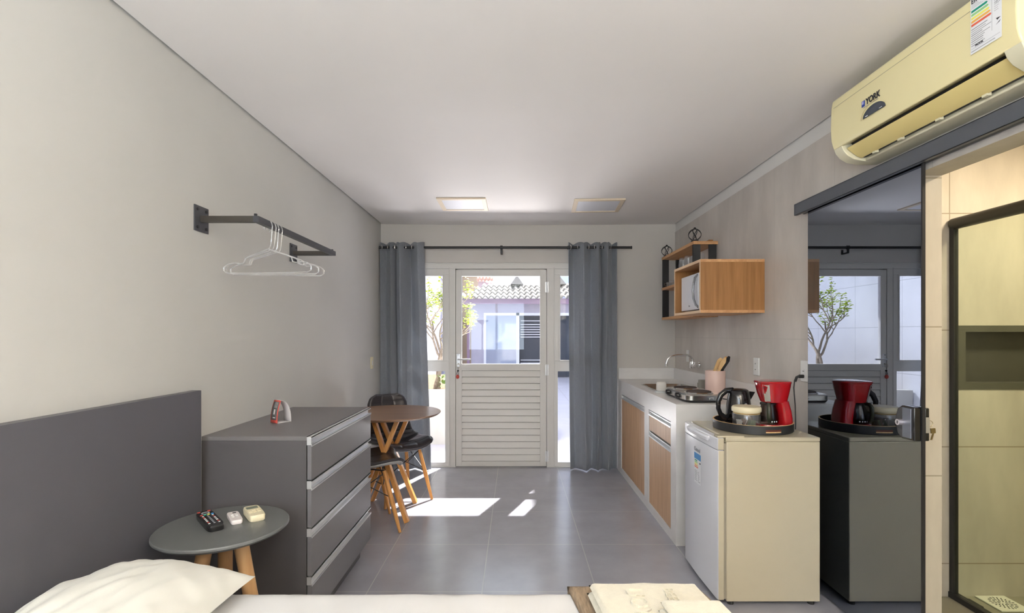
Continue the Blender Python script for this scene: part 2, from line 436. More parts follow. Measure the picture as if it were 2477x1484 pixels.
# ------------------------------------------------------------------ glazed front: frame, door, sidelights
FY0, FY1 = BY+.02, BY+.09
b = B()
b.box(FX0, FX1, FY0, FY1, 2.018, FZ)
b.box(FX0, -.606, FY0, FY1, 0, .010); b.box(.316, FX1, FY0, FY1, 0, .010)
for x0_, x1_ in ((FX0, FX0+.05), (-.672, -.610), (.318, .392), (FX1-.05, FX1)): b.box(x0_, x1_, FY0, FY1, .01, 2.018)
b.box(-.676, -.668, FY0-.006, FY0, .01, 2.03); b.box(.388, .396, FY0-.006, FY0, .01, 2.03)
b.box(FX0, FX1, FY0-.012, FY0, FZ-.010, FZ)
b.box(-.612, -.590, FY0+.046, FY1, .01, 2.03); b.box(.298, .322, FY0+.046, FY1, .01, 2.03); b.box(-.61, .32, FY0+.046, FY1, 1.996, 2.02); b.box(-.612, .322, FY0+.046, FY1+.02, -.002, .022)
struct('trim_2', b, ALUWHITE, bevel=.002)
def sidelight(name, x0_, x1_, g0, g1, l0, l1):
    f = B()
    # g = upper glass x extents, l = lower glass
    f.box(x0_, x1_, FY0+.012, FY1-.01, 1.960, 2.018); f.box(x0_, x1_, FY0+.012, FY1-.01, .975, 1.082); f.box(x0_, x1_, FY0+.012, FY1-.01, .010, .048)
    f.box(x0_, g0, FY0+.012, FY1-.01, 1.082, 1.96); f.box(g1, x1_, FY0+.012, FY1-.01, 1.082, 1.96)
    f.box(x0_, l0, FY0+.012, FY1-.01, .048, .975); f.box(l1, x1_, FY0+.012, FY1-.01, .048, .975)
    # stepped glazing beads
    for a0, a1, c0, c1 in ((g0-.014, g1+.014, 1.945, 1.960), (g0-.014, g1+.014, 1.082, 1.090), (g0-.012, g0, 1.09, 1.945), (g1, g1+.012, 1.09, 1.945)):
        f.box(a0, a1, FY0+.004, FY0+.02, c0, c1)
    w = struct(name, f, ALUWHITE, bevel=.0015)
    p = B(); p.box(g0, g1, FY0+.03, FY0+.035, 1.085, 1.958); p.build('upper_pane', PANE, w)
    p = B(); p.box(l0, l1, FY0+.03, FY0+.035, .048, .975); p.build('lower_pane', PANE, w)
    return w
sidelight('window_1', FX0+.05, -.672, FX0+.12, -.742, FX0+.09, -.716)
sidelight('window_2', .392, FX1-.05, .456, FX1-.12, .430, FX1-.09)
# the door
DX0, DX1, DZ0, DZ1 = -.604, .312, .012, 2.006
GX0, GX1, GZ0, GZ1 = -.546, .249, 1.050, 1.944
b = B(); ya, yb = FY0+.002, FY0+.042
b.box(DX0, GX0, ya, yb, DZ0, DZ1); b.box(GX1, DX1, ya, yb, DZ0, DZ1)
b.box(GX0, GX1, ya, yb, GZ1, DZ1); b.box(GX0, GX1, ya, yb, .985, GZ0); b.box(GX0, GX1, ya, yb, DZ0, .062)
door = struct('door_1', b, ALUWHITE, bevel=.0012)
b = B(); b.box(GX0, GX1, ya+.018, ya+.023, GZ0, GZ1); b.build('pane', PANE, door)
b = B(); nsl = 14; zz0, zz1 = .062, .985
for k in range(nsl):
    a0 = zz0+(zz1-zz0)*k/nsl; a1 = zz0+(zz1-zz0)*(k+1)/nsl
    b.add([(x, y, z) for x in (GX0, GX1) for y, z in ((ya+.004, a0+.003), (ya+.015, a1-.004), (ya+.030, a1), (ya+.030, a0))],
          [(0, 1, 5, 4), (1, 2, 6, 5), (2, 3, 7, 6), (3, 0, 4, 7), (0, 3, 2, 1), (4, 5, 6, 7)])
b.build('louvre_panel', ALUWHITE, door)
b = B(); b.box(-.598, -.560, ya-.008, ya, 1.02, 1.155)
hp = b.build('handle_plate', ALU, door, bevel=.003)
b = B(); b.tube([(-.578, ya-.008, 1.098), (-.578, ya-.045, 1.098), (-.560, ya-.052, 1.098), (-.452, ya-.050, 1.100)], .0085, 10)
b.lathe([(.014, -.004), (.014, 0)], (-.578, ya-.008, 1.098), 16, 'y'); b.build('lever', ALU, hp, smooth=True)
b = B(); b.lathe([(.006, -.004), (.006, 0)], (-.578, ya-.009, 1.052), 12, 'y'); b.lathe([(.004, -.004), (.004, 0)], (-.582, ya-.009, 1.142), 12, 'y')
b.build('keyhole', BLACK, hp, smooth=True)
for zc in (1.83, .99, .115):
    b = B(); b.tube([(DX1+.006, ya-.006, zc-.056), (DX1+.006, ya-.006, zc+.056)], .0085, 10)
    b.box(DX1-.010, DX1+.022, ya-.004, ya, zc-.054, zc+.054); b.box(DX1-.003, DX1+.015, ya-.0155, ya-.014, zc-.002, zc+.002)
    b.build('hinge', ALU, door, smooth=True)
k = thing('key_ring', 'keys with dangling red tag hanging from the white louvred door lock', 'keys', (-.584, ya-.02, .90))
b = B(); b.bar((-.578, ya-.012, 1.052), (-.578, ya-.040, 1.052), .018, .003); b.tube([(-.578+.016*math.cos(a), ya-.036, 1.034+.018*math.sin(a)) for a in [i*math.pi/6 for i in range(12)]], .0015, 6, True)
b.build('key', BRASS, k)
b = B(); b.tube([(-.578, ya-.036, 1.016), (-.580, ya-.030, .985), (-.592, ya-.030, .960), (-.596, ya-.030, .945)], .002, 6); b.tube([(-.580, ya-.030, .985), (-.574, ya-.03, .96), (-.576, ya-.03, .94)], .002, 6)
b.lathe([(.001, 0), (.010, .004), (.010, .014), (.001, .018)], (-.580, ya-.030, .975), 10)
b.build('strap', BLKPL, k)
b = B(); b.lathe([(.001, 0), (.013, .006), (.018, .020), (.013, .036), (.002, .044)], (-.585, ya-.03, .902), 12)
b.build('tassel_tag', CARDRED, k, smooth=True)

# ------------------------------------------------------------------ ceiling lights
def panel_light(x0_, x1_, y0_, y1_, lit, label, shear=0.0):
    t = thing('ceiling_light', label, 'ceiling light', ((x0_+x1_)/2, (y0_+y1_)/2, CZ-.012), 'square ceiling panel lights', )
    t.rotation_euler.z = shear
    cx, cy = (x0_+x1_)/2, (y0_+y1_)/2; w, d = (x1_-x0_)/2, (y1_-y0_)/2; fr = .036
    f = B()
    for a in ((-w, w, -d, -d+fr), (-w, w, d-fr, d), (-w, -w+fr, -d+fr, d-fr), (w-fr, w, -d+fr, d-fr)):
        f.box(a[0], a[1], a[2], a[3], -.002, .012)
    f.build('frame', LIGHTFRAME, t, bevel=.002, local=True)
    f = B(); f.box(-w+fr, w-fr, -d+fr, d-fr, .003, .012)
    f.build('diffuser', lit, t, local=True)
    return t
panel_light(-.647, -.243, 4.13, 4.52, DIFFOFF, 'unlit square ceiling panel light with cream frame, left one of the two near the door')
panel_light(.495, .915, 4.16, 4.58, DIFFOFF, 'unlit square ceiling panel light with cream frame, right one of the two near the door', R(-3))
WARMPANEL = mat('added_lit_diffuser', (1.0, .86, .66), .5, emit=2.0)  # for two unseen lit panels, added to fill the room with warm light
panel_light(.5, .92, -.4, .02, WARMPANEL, 'added lit square ceiling panel light, unseen at the sleeping end, on the bathroom side')
panel_light(-.65, -.23, -.4, .02, WARMPANEL, 'added lit square ceiling panel light, unseen at the sleeping end, over the headboard side')

# ------------------------------------------------------------------ curtain rod and curtains
rodY, rodZ = 5.03, 2.215
t = thing('curtain_rod', 'black curtain rod spanning the wall above the glazed door', 'curtain rod', (-.1, rodY, rodZ))
b = B(); b.tube([(-1.352, rodY, rodZ), (1.145, rodY, rodZ)], .0125, 14); b.build('rod', BLACK, t, smooth=True)
for xx in (-.14,):
    b = B(); b.lathe([(.019, -.012), (.019, .012)], (xx, rodY, rodZ), 16, 'x'); b.bar((xx, rodY, rodZ-.012), (xx, rodY, rodZ-.055), .018, .012, (0, 1, 0))
    b.box(xx-.010, xx+.010, rodY, BY, rodZ-.058, rodZ-.046); b.box(xx-.010, xx+.010, BY-.004, BY, rodZ-.058, rodZ-.01)
    b.build('bracket', BLACK, t)
for xx in (-1.348, 1.15):
    b = B(); b.lathe([(.015, -.006), (.015, .006)], (xx, rodY, rodZ), 14, 'x'); b.build('end_cap', BLACK, t, smooth=True)
def curtain(xt0, xt1, xb0, xb1, ph, label, amps, seed):
    rnd = random.Random(seed)
    top, bot = rodZ+.045, .010
    nw = len(amps)
    xs = [0]
    for a in amps: xs.append(xs[-1]+a)
    tot = xs[-1]
    def wave(u):
        q = u*tot
        for i in range(nw):
            if q <= xs[i+1]+1e-9:
                return i, (q-xs[i])/amps[i]
        return nw-1, 1.0
    def fn(u, v):
        i, tt = wave(u)
        w = math.sin((i+tt)*math.pi+ph)
        z = top+(bot-top)*v + (.008*math.cos((i+tt)*2*math.pi) if v < .01 else 0)
        depth = .054*(1-.30*v)+.006
        y = rodY + depth*w*(1-.15*math.sin(v*5+i)) + .012*v*math.sin(u*23+v*4)
        x = (xt0+(xt1-xt0)*u)*(1-v)+(xb0+(xb1-xb0)*u)*v
        x += .010*math.sin(v*6+i*1.7)*v*(1 if 0.03 < u < .97 else .3) + .012*w*math.cos((i+tt)*math.pi+ph)
        return (x, min(y, BY-.004), z)
    t = thing('curtain', label, 'curtain', ((xb0+xb1)/2, rodY, bot))
    b = B(); b.grid(fn, nw*12, 46); o = b.build('cloth', CURT, t, smooth=True, solid=.003, angle=180)
    for i in range(nw):
        u = (xs[i]+amps[i]*.5*0+amps[i]*(1-(ph/math.pi) % 1 if ph else 0))/tot
        x = xt0+(xt1-xt0)*min(max(u, .02), .98)
        b = B()
        ax = Vector((1, .9*(-1)**i, 0)).normalized(); side = Vector((-ax.y, ax.x, 0))
        b.tube([Vector((x, rodY, rodZ))+(side*math.cos(a)+Vector((0, 0, 1))*math.sin(a))*.025 for a in [k*math.pi/10 for k in range(20)]], .0045, 8, True)
        b.build('eyelet', CHROME, t, smooth=True)
    return t
curtain(-1.345, -.905, -1.345, -.842, 0, 'grey eyelet curtain in the left corner behind the round table', [1.5, .55, .6, 1.2, 1.4, 1.7], 3)
curtain(.525, 1.008, .545, 1.008, 0, 'grey eyelet curtain beside the kitchen counter, right of the door', [1.6, 1.2, 1.3, .6, .55, .8, 1.2], 5)

# ------------------------------------------------------------------ kitchen counter
t = thing('kitchen_counter', 'white stone kitchen counter with oak fronts, steel handles and a long worktop', 'kitchen counter', (1.3, 4.1, 0))
CF, CN, CT = 1.022, 3.224, .903           # front plane, near end, top
XW = RX-.001; YW = BY-.001
SX0, SX1, SY0, SY1 = 1.125, 1.49, 4.02, 4.53
b = B()
b.box(CF, SX0, CN, YW, .885, CT); b.box(SX1, XW, CN, YW, .885, CT); b.box(SX0, SX1, CN, SY0, .885, CT); b.box(SX0, SX1, SY1, YW, .885, CT)
b.box(CF, CF+.02, CN, YW, .775, .885)                                  # apron
b.build('worktop', PORC, t)
b = B(); b.box(CF+.0005, XW, CN+.0005, CN+.020, 0, .885); b.box(CF, CF+.02, CN+.02, 3.335, 0, .775); b.box(CF, CF+.02, 3.885, 4.018, 0, .775)
b.box(CF, CF+.02, 4.886, YW, 0, .775); b.box(CF, CF+.02, 3.335, 3.885, 0, .062); b.box(CF, CF+.02, 4.018, 4.886, 0, .062)
b.box(CF+.02, XW, 3.9, 3.92, 0, .885); b.box(CF+.02, XW, CN+.02, YW, .04, .06)
b.build('carcass', PORC, t)
b = B(); b.box(CF+.02, XW, BY-.016, YW, CT, 1.012); b.box(RX-.016, XW, CN, BY-.016, CT, 1.012); b.build('backsplash', PORC, t)
def front(name, y0_, y1_, z0_, z1_):
    b = B(); b.box(CF+.004, CF+.02, y0_+.003, y1_-.003, z0_, z1_-.038)
    f = b.build(name, OAKDOOR, t, bevel=.001)
    b = B(); zz = z1_-.038
    b.box(CF-.002, CF+.003, y0_+.003, y1_-.003, zz-.004, zz+.006); b.box(CF-.002, CF+.02, y0_+.003, y1_-.003, zz, zz+.002)
    b.box(CF+.018, CF+.022, y0_+.003, y1_-.003, zz, z1_-.006); b.box(CF+.003, CF+.022, y0_+.003, y1_-.003, z1_-.010, z1_-.006)
    b.build('handle', ALU, f)
front('cabinet_door', 4.018, 4.886, .064, .773)
front('drawer', 3.335, 3.885, .618, .773)
front('cabinet_door', 3.335, 3.885, .064, .612)
# sink
b = B(); cx, cy, rx, ry = (SX0+SX1)/2, (SY0+SY1)/2, (SX1-SX0)/2, (SY1-SY0)/2
b.loft([(CT+.002, cx, cy, rx+.018, ry+.018, 8), (CT+.004, cx, cy, rx+.004, ry+.004, 8), (CT-.004, cx, cy, rx-.004, ry-.004, 8), (CT-.13, cx, cy, rx-.03, ry-.03, 6), (CT-.15, cx, cy, rx-.06, ry-.06, 5), (CT-.152, cx, cy, .03, .03, 2)], 48, False)
b.lathe([(.001, 0), (.03, 0), (.03, .003), (.001, .003)], (cx, cy, CT-.153), 20)
tag(b.build('sink', STEEL, None, smooth=True), 'stainless steel sink set into the white stone worktop', 'sink')
# tap
t = thing('kitchen_tap', 'chrome wall tap with long curved spout over the sink', 'tap', (RX, 4.42, 1.10))
b = B(); b.lathe([(.026, 0), (.026, .008), (.014, .012)], (RX-.013, 4.42, 1.085), 20, 'x'); b.tube([(RX-.002, 4.42, 1.085), (RX-.075, 4.42, 1.085)], .014, 14)
b.lathe([(.001, -.028), (.022, -.026), (.024, .0), (.020, .030), (.001, .034)], (RX-.070, 4.42, 1.082), 18); b.build('tap_body', CHROME, t, smooth=True)
b = B(); b.tube([(RX-.068, 4.42, 1.110), (RX-.070, 4.42, 1.135), (RX-.085, 4.42, 1.158), (RX-.115, 4.42, 1.170), (RX-.20, 4.41, 1.168), (RX-.262, 4.40, 1.160), (RX-.292, 4.40, 1.135), (RX-.302, 4.40, 1.100), (RX-.304, 4.40, 1.085)], .0085, 12)
b.lathe([(.011, 0), (.011, .022)], (RX-.304, 4.40, 1.072), 14); b.build('spout', CHROME, t, smooth=True)
b = B(); b.lathe([(.001, -.050), (.015, -.048), (.017, -.030), (.010, -.022), (.001, -.02)], (RX-.070, 4.42, 1.082), 8, 'y'); b.build('tap_handle', CHROME, t, smooth=True)

def outlet(px, py, z0_, z1_, wy, label, holes=2, nx=-1, frame=WHITEPL):
    t = thing('wall_socket' if holes else 'light_switch', label, 'wall socket' if holes else 'light switch', (px, py, z0_))
    b = B(); xa, xb = (px-.010, px) if nx < 0 else (px, px+.010)
    b.box(xa, xb, py-wy/2, py+wy/2, z0_, z1_); b.build('cover_plate', frame, t, bevel=.004)
    for i in range(max(holes, 1)):
        zc = z0_+(z1_-z0_)*(i+1)/(holes+1) if holes else (z0_+z1_)/2
        b = B(); xf = xa-.0015 if nx < 0 else xb+.0015
        if holes:
            b.lathe([(.013, -.001), (.013, .001)], (xf, py, zc), 6, 'x'); s_ = b.build('socket_face', WHITEPL, t)
            b = B()
            for dy in (-.005, 0, .005): b.lathe([(.0018, -.001), (.0018, .001)], (xf+(-.0015 if nx < 0 else .0015), py+dy, zc), 8, 'x')
            b.build('pin_hole', BLACK, s_)
        else:
            b.box(xf-.0015, xf+.0015, py-.010, py+.010, zc-.022, zc+.022); b.build('rocker', WHITEPL, t, bevel=.001)
    return t
outlet(RX-.0005, 4.73, 1.095, 1.205, .055, 'white wall plate on the tiles behind the tap', 0)
outlet(RX-.0005, 3.378, 1.075, 1.193, .076, 'white double wall socket on grey tiles behind the coffee maker', 2)
outlet(RX-.0005, 2.815, 1.085, 1.203, .072, 'white wall socket with black plug beside the smoked glass door', 1)
outlet(LX+.0005, 4.78, 1.025, 1.138, .070, 'cream light switch on the left wall next to the curtain', 0, 1, CREAMPL)
t = thing('power_cord', 'black plug and cord hanging from the socket down behind the fridge', 'cord', (1.58, 2.83, 0))
b = B(); b.tube([(RX-.012, 2.815, 1.115), (RX-.035, 2.818, 1.115)], .010, 12); b.tube([(RX-.033, 2.818, 1.116), (RX-.046, 2.822, 1.110), (RX-.054, 2.825, 1.085)], .007, 10); b.build('plug', BLKSOFT, t, smooth=True)
b = B(); b.tube([(RX-.056, 2.825, 1.09), (RX-.058, 2.83, 1.05), (RX-.050, 2.83, .95), (RX-.048, 2.83, .85), (RX-.055, 2.83, .60), (RX-.05, 2.84, .3), (RX-.05, 2.85, .01)], .0032, 8); b.build('cable', BLKSOFT, t, smooth=True)

# cooktop
t = thing('electric_hob', 'portable chrome electric hob with two brown burner discs on the counter', 'hob', (1.24, 3.55, CT))
b = B(); b.loft([(CT+.012, 1.235, 3.545, .120, .250, 7), (CT+.016, 1.235, 3.545, .126, .256, 7), (CT+.045, 1.235, 3.545, .126, .256, 7), (CT+.054, 1.235, 3.545, .118, .248, 7)], 64); b.build('hob_body', STEEL, t, smooth=True)
b = B(); b.loft([(CT+.002, 1.235, 3.545, .118, .248, 7), (CT+.015, 1.235, 3.545, .127, .257, 7)], 64); b.build('base_skirt', BLKSOFT, t, smooth=True)
for yy in (3.405, 3.675):
    b = B(); b.lathe([(.092, 0), (.094, .004), (.088, .008), (.080, .004)], (1.232, yy, CT+.053), 40); bb = b.build('drip_ring', CHROME, t, smooth=True)
    b = B(); b.lathe([(.078, 0), (.080, .010), (.076, .014), (.001, .014)], (1.232, yy, CT+.053), 40); b.build('burner_disc', HOTPL, bb, smooth=True)
for yy in (3.45, 3.66):
    b = B(); b.lathe([(.0175, -.020), (.0175, -.004), (.020, 0)], (1.109, yy, CT+.032), 18, 'x'); b.bar((1.089, yy, CT+.020), (1.089, yy, CT+.044), .004, .004); b.build('knob', BLKPL, t, smooth=True)
b = B(); b.tube([(1.33, 3.30, CT+.03), (1.37, 3.27, CT+.025), (1.43, 3.30, CT+.006), (1.52, 3.42, CT+.005), (1.585, 3.50, CT+.006)], .0035, 8); b.build('cable', BLKSOFT, t, smooth=True)
for yy in (3.33, 3.37): 
    b = B(); b.tube([(1.26+(yy-3.33)*1.4, 3.288, CT+.024), (1.26+(yy-3.33)*1.4, 3.282, CT+.034), (1.285+(yy-3.33)*1.4, 3.282, CT+.034), (1.285+(yy-3.33)*1.4, 3.288, CT+.024)], .003, 6); b.build('hook_clip', CHROME, t)

# utensil holder and its contents
hx, hy = 1.475, 3.74
t = thing('utensil_holder', 'tall pale pink utensil holder on the counter behind the hob', 'utensil holder', (hx, hy, CT))
b = B(); b.lathe([(.001, .004), (.066, .004), (.066, .178), (.069, .180), (.0705, .178), (.0705, .004), (.068, 0), (.001, 0)], (hx, hy, CT), 40); b.build('cup', PINKC, t, smooth=True)
uts = [(-.020, .020, 'thin flat wooden utensil leaning in the pink holder, leftmost', PALEWOOD, .0),
       (-.006, -.014, 'wide wooden utensil leaning in the pink holder, second from left', PALEWOOD, .004),
       (.008, .012, 'golden wooden utensil leaning in the pink holder, beside the black one', LEGWOOD, .008),
       (.022, .004, 'black handled utensil leaning in the pink holder, rightmost', BLKPL, .012)]
for dx, dy, lab, mm, ex in uts:
    p0 = Vector((hx-.022+dx, hy+dy, CT+.010)); p1 = Vector((hx+.030+dx*1.1, hy+dy, CT+.190)); p2 = Vector((hx+.078+dx*1.3, hy+dy, CT+.272+ex))
    b = B(); n = 10; v = []
    b.bar(p0, p1, .010, .022, (1, 0, 0), .012, .022); b.bar(p1, p1+(p2-p1)*.7, .012, .022, (1, 0, 0), .010, .036); b.bar(p1+(p2-p1)*.7, p2, .010, .036, (1, 0, 0), .008, .014)
    tag(b.build('kitchen_utensil', mm, None, bevel=.002), lab, 'utensil', 'utensils in the pink holder')
b = B(); b.box(1.47, 1.555, 4.02, 4.08, CT, .985); b.box(1.47, 1.555, 4.08, 4.10, CT, .960)
tag(b.build('storage_box', mat('grey_box_card', (.30, .28, .24), .7), None, bevel=.004), 'small grey box against the tiles behind the pink utensil holder', 'box')
t = thing('sponge_holder', 'translucent white sponge holder on the counter between sink and hob', 'sponge holder', (1.125, 3.89, CT))
b = B(); b.box(1.075, 1.165, 3.865, 3.915, CT, CT+.012); b.build('dish', ALU, t, bevel=.003)
b = B(); b.T = Matrix.Translation((1.12, 3.89, CT+.050)); b.loft([(-.037, 0, 0, .030, .018, 4), (-.03, 0, 0, .037, .021, 4), (.022, 0, 0, .037, .021, 3), (.032, 0, 0, .030, .016, 3), (.036, 0, 0, .012, .006, 3)], 32); b.build('sponge', mat('pale_sponge', (.66, .64, .60), .6), t, smooth=True)
b = B()
for i in range(9): b.tube([(1.36, 4.0-.012*i, CT+.004), (1.36, 4.0-.012*i, CT+.028), (1.45, 4.0-.012*i, CT+.028), (1.45, 4.0-.012*i, CT+.004)], .0018, 6)
b.tube([(1.36, 4.0, CT+.004), (1.36, 3.90, CT+.004)], .002, 6); b.tube([(1.45, 4.0, CT+.004), (1.45, 3.90, CT+.004)], .002, 6); b.tube([(1.405, 4.0, CT+.028), (1.405, 3.90, CT+.028)], .002, 6)
tag(b.build('trivet_rack', STEEL, None), 'small wire rack on the counter between the sink and pink holder', 'wire rack')

# ------------------------------------------------------------------ wall shelf, microwave cabinet
UY0, UY1, UX0 = 4.03, 4.90, 1.415
t = thing('wall_shelf', 'open oak wall shelf with flat black posts, in the kitchen corner', 'wall shelf', (1.51, 4.46, 1.49))
for z0_, z1_ in ((2.068, 2.094), (1.775, 1.799), (1.490, 1.514)):
    b = B(); b.box(UX0, XW, UY0, UY1, z0_, z1_); b.build('shelf_board', OAK_Y, t, bevel=.001)
for yy in (UY0+.008, UY1-.03):
    for xx in (UX0+.002, 1.545):
        for za, zb in ((1.514, 1.775), (1.799, 2.068)):
            b = B(); b.box(xx, xx+.058, yy, yy+.022, za, zb); b.build('post', BLACK, t)
MX0, MY0, MY1, MZ0, MZ1 = 1.196, 3.277, 3.815, 1.489, 1.837
t = thing('microwave_cabinet', 'open fronted oak box cabinet on the tiled wall, holding the microwave', 'cabinet', (1.4, 3.55, MZ0))
th = .018
b = B(); b.box(MX0+.001, XW, MY0, MY0+th, MZ0+th, MZ1-th); b.build('side_panel', OAK_V, t)
b = B(); b.box(MX0+.001, XW, MY1-th, MY1, MZ0+th, MZ1-th); b.build('side_panel', OAK_V, t)
b = B(); b.box(MX0+.001, XW, MY0, MY1, MZ1-th, MZ1); b.build('top_panel', OAK_Y, t)
b = B(); b.box(MX0+.001, XW, MY0, MY1, MZ0, MZ0+th); b.build('bottom_panel', OAK_Y, t)
b = B(); b.box(XW-.008, XW, MY0+th, MY1-th, MZ0+th, MZ1-th); b.build('back_panel', OAK_V, t)
b = B(); b.box(MX0, MX0+.001, MY0, MY1, MZ1-th, MZ1); b.box(MX0, MX0+.001, MY0, MY1, MZ0, MZ0+th); b.box(MX0, MX0+.001, MY0, MY0+th, MZ0+th, MZ1-th); b.box(MX0, MX0+.001, MY1-th, MY1, MZ0+th, MZ1-th)
b.build('edge_band', OAKEDGE, t)
t = thing('microwave', 'white microwave oven inside the oak box cabinet', 'microwave', (1.42, 3.55, MZ0+th))
mf = 1.236; m0, m1 = 3.315, 3.775; mz0, mz1 = MZ0+th+.012, 1.768
b = B(); b.box(mf+.02, 1.59, m0, m1, mz0, mz1)
for xx in (1.28, 1.55):
    for yy in (m0+.04, m1-.04): b.lathe([(.012, -.012), (.012, 0)], (xx, yy, mz0), 12)
b.build('housing', WHITEPL, t, bevel=.003)
b = B(); b.box(mf, mf+.020, m0+.115, m1, mz0, mz1); dr = b.build('door', FRDOOR, t, bevel=.004)
b = B(); b.box(mf, mf+.020, m0, m0+.112, mz0, mz1); b.build('control_panel', FRDOOR, t, bevel=.004)
b = B(); yy = m0+.15
b.tube([(mf+.002, yy-.030, mz1-.012), (mf-.010, yy-.004, mz1-.030), (mf-.016, yy+.010, mz1-.08), (mf-.018, yy+.012, (mz0+mz1)/2), (mf-.016, yy+.006, mz0+.075), (mf-.010, yy-.018, mz0+.032), (mf+.002, yy-.036, mz0+.015)], .0075, 10)
b.build('handle', mat('grey_handle', (.35, .36, .38), .25, .6), dr, smooth=True)
b = B(); b.box(mf-.001, mf+.004, m0+.05, m1-.09, mz0-.010, mz0-.006); b.build('vent_slot', BLACK, t)
text_mesh('logo', 'bta', .022, basis((mf-.001, 3.60, mz0+.032), (0, -1, 0), (0, 0, 1)), GREYINK, dr)

# wine glasses on the middle shelf
gp = [(1.505, 4.13, 'stemmed glass seen between the two near black posts of the oak shelf'),
      (1.470, 4.30, 'stemmed glass just left of the near black post on the oak shelf'),
      (1.465, 4.42, 'stemmed glass on the oak shelf, leftmost of those above the microwave cabinet')]
proto = None
def wine_glass():
    t = thing('wine_glass', gp[0][2], 'glass', (0, 0, 0), 'stemmed glasses on the oak wall shelf')
    b = B(); b.lathe([(.001, .086), (.018, .092), (.034, .115), (.040, .145), (.037, .185), (.032, .215), (.031, .215), (.036, .185), (.039, .145), (.033, .116), (.001, .09)], (0, 0, 0), 28); b.build('bowl', DRINK, t, smooth=True, local=True)
    b = B(); b.lathe([(.001, 0), (.034, 0), (.034, .002), (.006, .008), (.0035, .02), (.0035, .08), (.008, .088)], (0, 0, 0), 24); b.build('stem', DRINK, t, smooth=True, local=True)
    return t
proto = wine_glass()
for i, (x, y, lab) in enumerate(gp):
    o = proto if i == 0 else copy_tree(proto)
    o.location = (x, y, 1.7995); o['label'] = lab
# espresso cups in metal holders
def cup(x, y, lab, s=1.0):
    t = thing('espresso_glass', lab, 'cup', (x, y, 1.7995), 'small glass cups on the middle shelf')
    b = B(); b.lathe([(.001, .004), (.020*s, .004), (.026*s, .045), (.025*s, .045), (.019*s, .006), (.001, .006)], (0, 0, 0), 20); b.build('glass_cup', DRINK, t, smooth=True, local=True)
    b = B(); b.tube([(.0265*s*math.cos(a), .0265*s*math.sin(a), .032) for a in [k*math.pi/10 for k in range(20)]], .0014, 6, True)
    for k in range(3): b.tube([(.0265*s*math.cos(k*2.1), .0265*s*math.sin(k*2.1), .032), (.021*s*math.cos(k*2.1), .021*s*math.sin(k*2.1), 0)], .0014, 6)
    b.tube([(-.026*s, 0, .032), (-.045*s, 0, .034), (-.045*s, 0, .018), (-.024*s, 0, .012)], .0014, 6); b.build('wire_holder', STEEL, t, local=True)
    return t
cup(1.455, 4.80, 'small glass cup in wire holder on the middle oak shelf, near its far left end')
cup(1.450, 4.70, 'small glass cup in wire holder on the middle oak shelf, second from the left end')
cup(1.460, 4.58, 'small glass cup with dark rim on the middle oak shelf, beside the microwave cabinet', 1.15)
b = B(); b.lathe([(.001, .008), (.024, .008), (.030, .135), (.032, .135), (.026, 0), (.001, 0)], (1.475, 4.60, 1.5145), 24)
tag(b.build('tumbler', DRINK, None, smooth=True), 'tall clear tumbler on the lowest oak shelf beside the microwave cabinet', 'glass')
b = B(); b.lathe([(.001, .008), (.024, .008), (.030, .135), (.032, .135), (.026, 0), (.001, 0)], (1.55, 4.66, 1.5145), 24)
tag(b.build('tumbler', DRINK, None, smooth=True), 'tall clear tumbler at the wall on the lowest oak shelf, behind another', 'glass')
def ornament(x, y, lab):
    t = thing('wire_ornament', lab, 'ornament', (x, y, 2.0945), 'black wire ball ornaments on the top shelf')
    b = B(); b.box(-.022, .022, -.022, .022, 0, .012); b.build('base', BLACK, t, local=True)
    b = B(); zc, r_ = .055, .046
    for k in range(4):
        for s_ in (1, -1):
            pts = []
            for i in range(17):
                th_ = -math.pi/2+math.pi*i/16; a = k*math.pi/2+.4+s_*1.7*(i/16)
                rr = r_*math.cos(th_)+.002
                pts.append((rr*math.cos(a), rr*math.sin(a), zc+r_*.98*math.sin(th_)))
            b.tube(pts, .0028, 6)
    b.build('wire_ball', BLACK, t, local=True)
    b = B(); b.lathe([(.001, 0), (.008, .002), (.011, .008), (.007, .014), (.001, .017)], (0, 0, .098), 12); b.build('finial', BLACK, t, local=True, smooth=True)
ornament(1.437, 4.06, 'black wire ball ornament on the near corner of the top oak shelf')
ornament(1.447, 4.845, 'black wire ball ornament at the far end of the top oak shelf')
b = B(); b.box(1.565, 1.60, 4.10, 4.16, 2.0945, 2.118); tag(b.build('wooden_block', OAK_V, None, bevel=.002), 'small wooden block on the top oak shelf at the wall', 'block')

# ------------------------------------------------------------------ fridge
fx0, fxb, fx1, fy0, fy1, ft = .999, 1.046, 1.509, 2.508, 3.000, .837
t = thing('mini_fridge', 'white compact fridge with warm lamp light tinted into its side, a tray standing on it', 'fridge', ((fx0+fx1)/2, (fy0+fy1)/2, 0))
b = B(); b.box(fxb, fx1, fy0, fy1, .022, ft-.022); b.build('body', FRBODY, t, bevel=.004)
b = B(); b.box(fxb-.004, fx1+.001, fy0-.001, fy1+.001, ft-.022, ft); b.build('top_panel', FRBODY, t, bevel=.005)
b = B(); b.box(fxb-.012, fxb, fy0+.004, fy1-.004, .035, ft-.03); b.build('door_seal', FRSEAL, t)
b = B()
prof = [(fx0+.006, fy0), (fxb-.012, fy0), (fxb-.012, fy1), (fx0+.006, fy1), (fx0+.001, fy1-.02), (fx0-.004, (fy0+fy1)/2), (fx0+.001, fy0+.02)]
b.prism(prof, .030, ft-.066, 'z')
dr = b.build('door', [FRDOOR, FRBODY], t, bevel=.003)
for p in dr.data.polygons:
    if p.normal.y < -.7: p.material_index = 1  # near side gets the warm light tint too
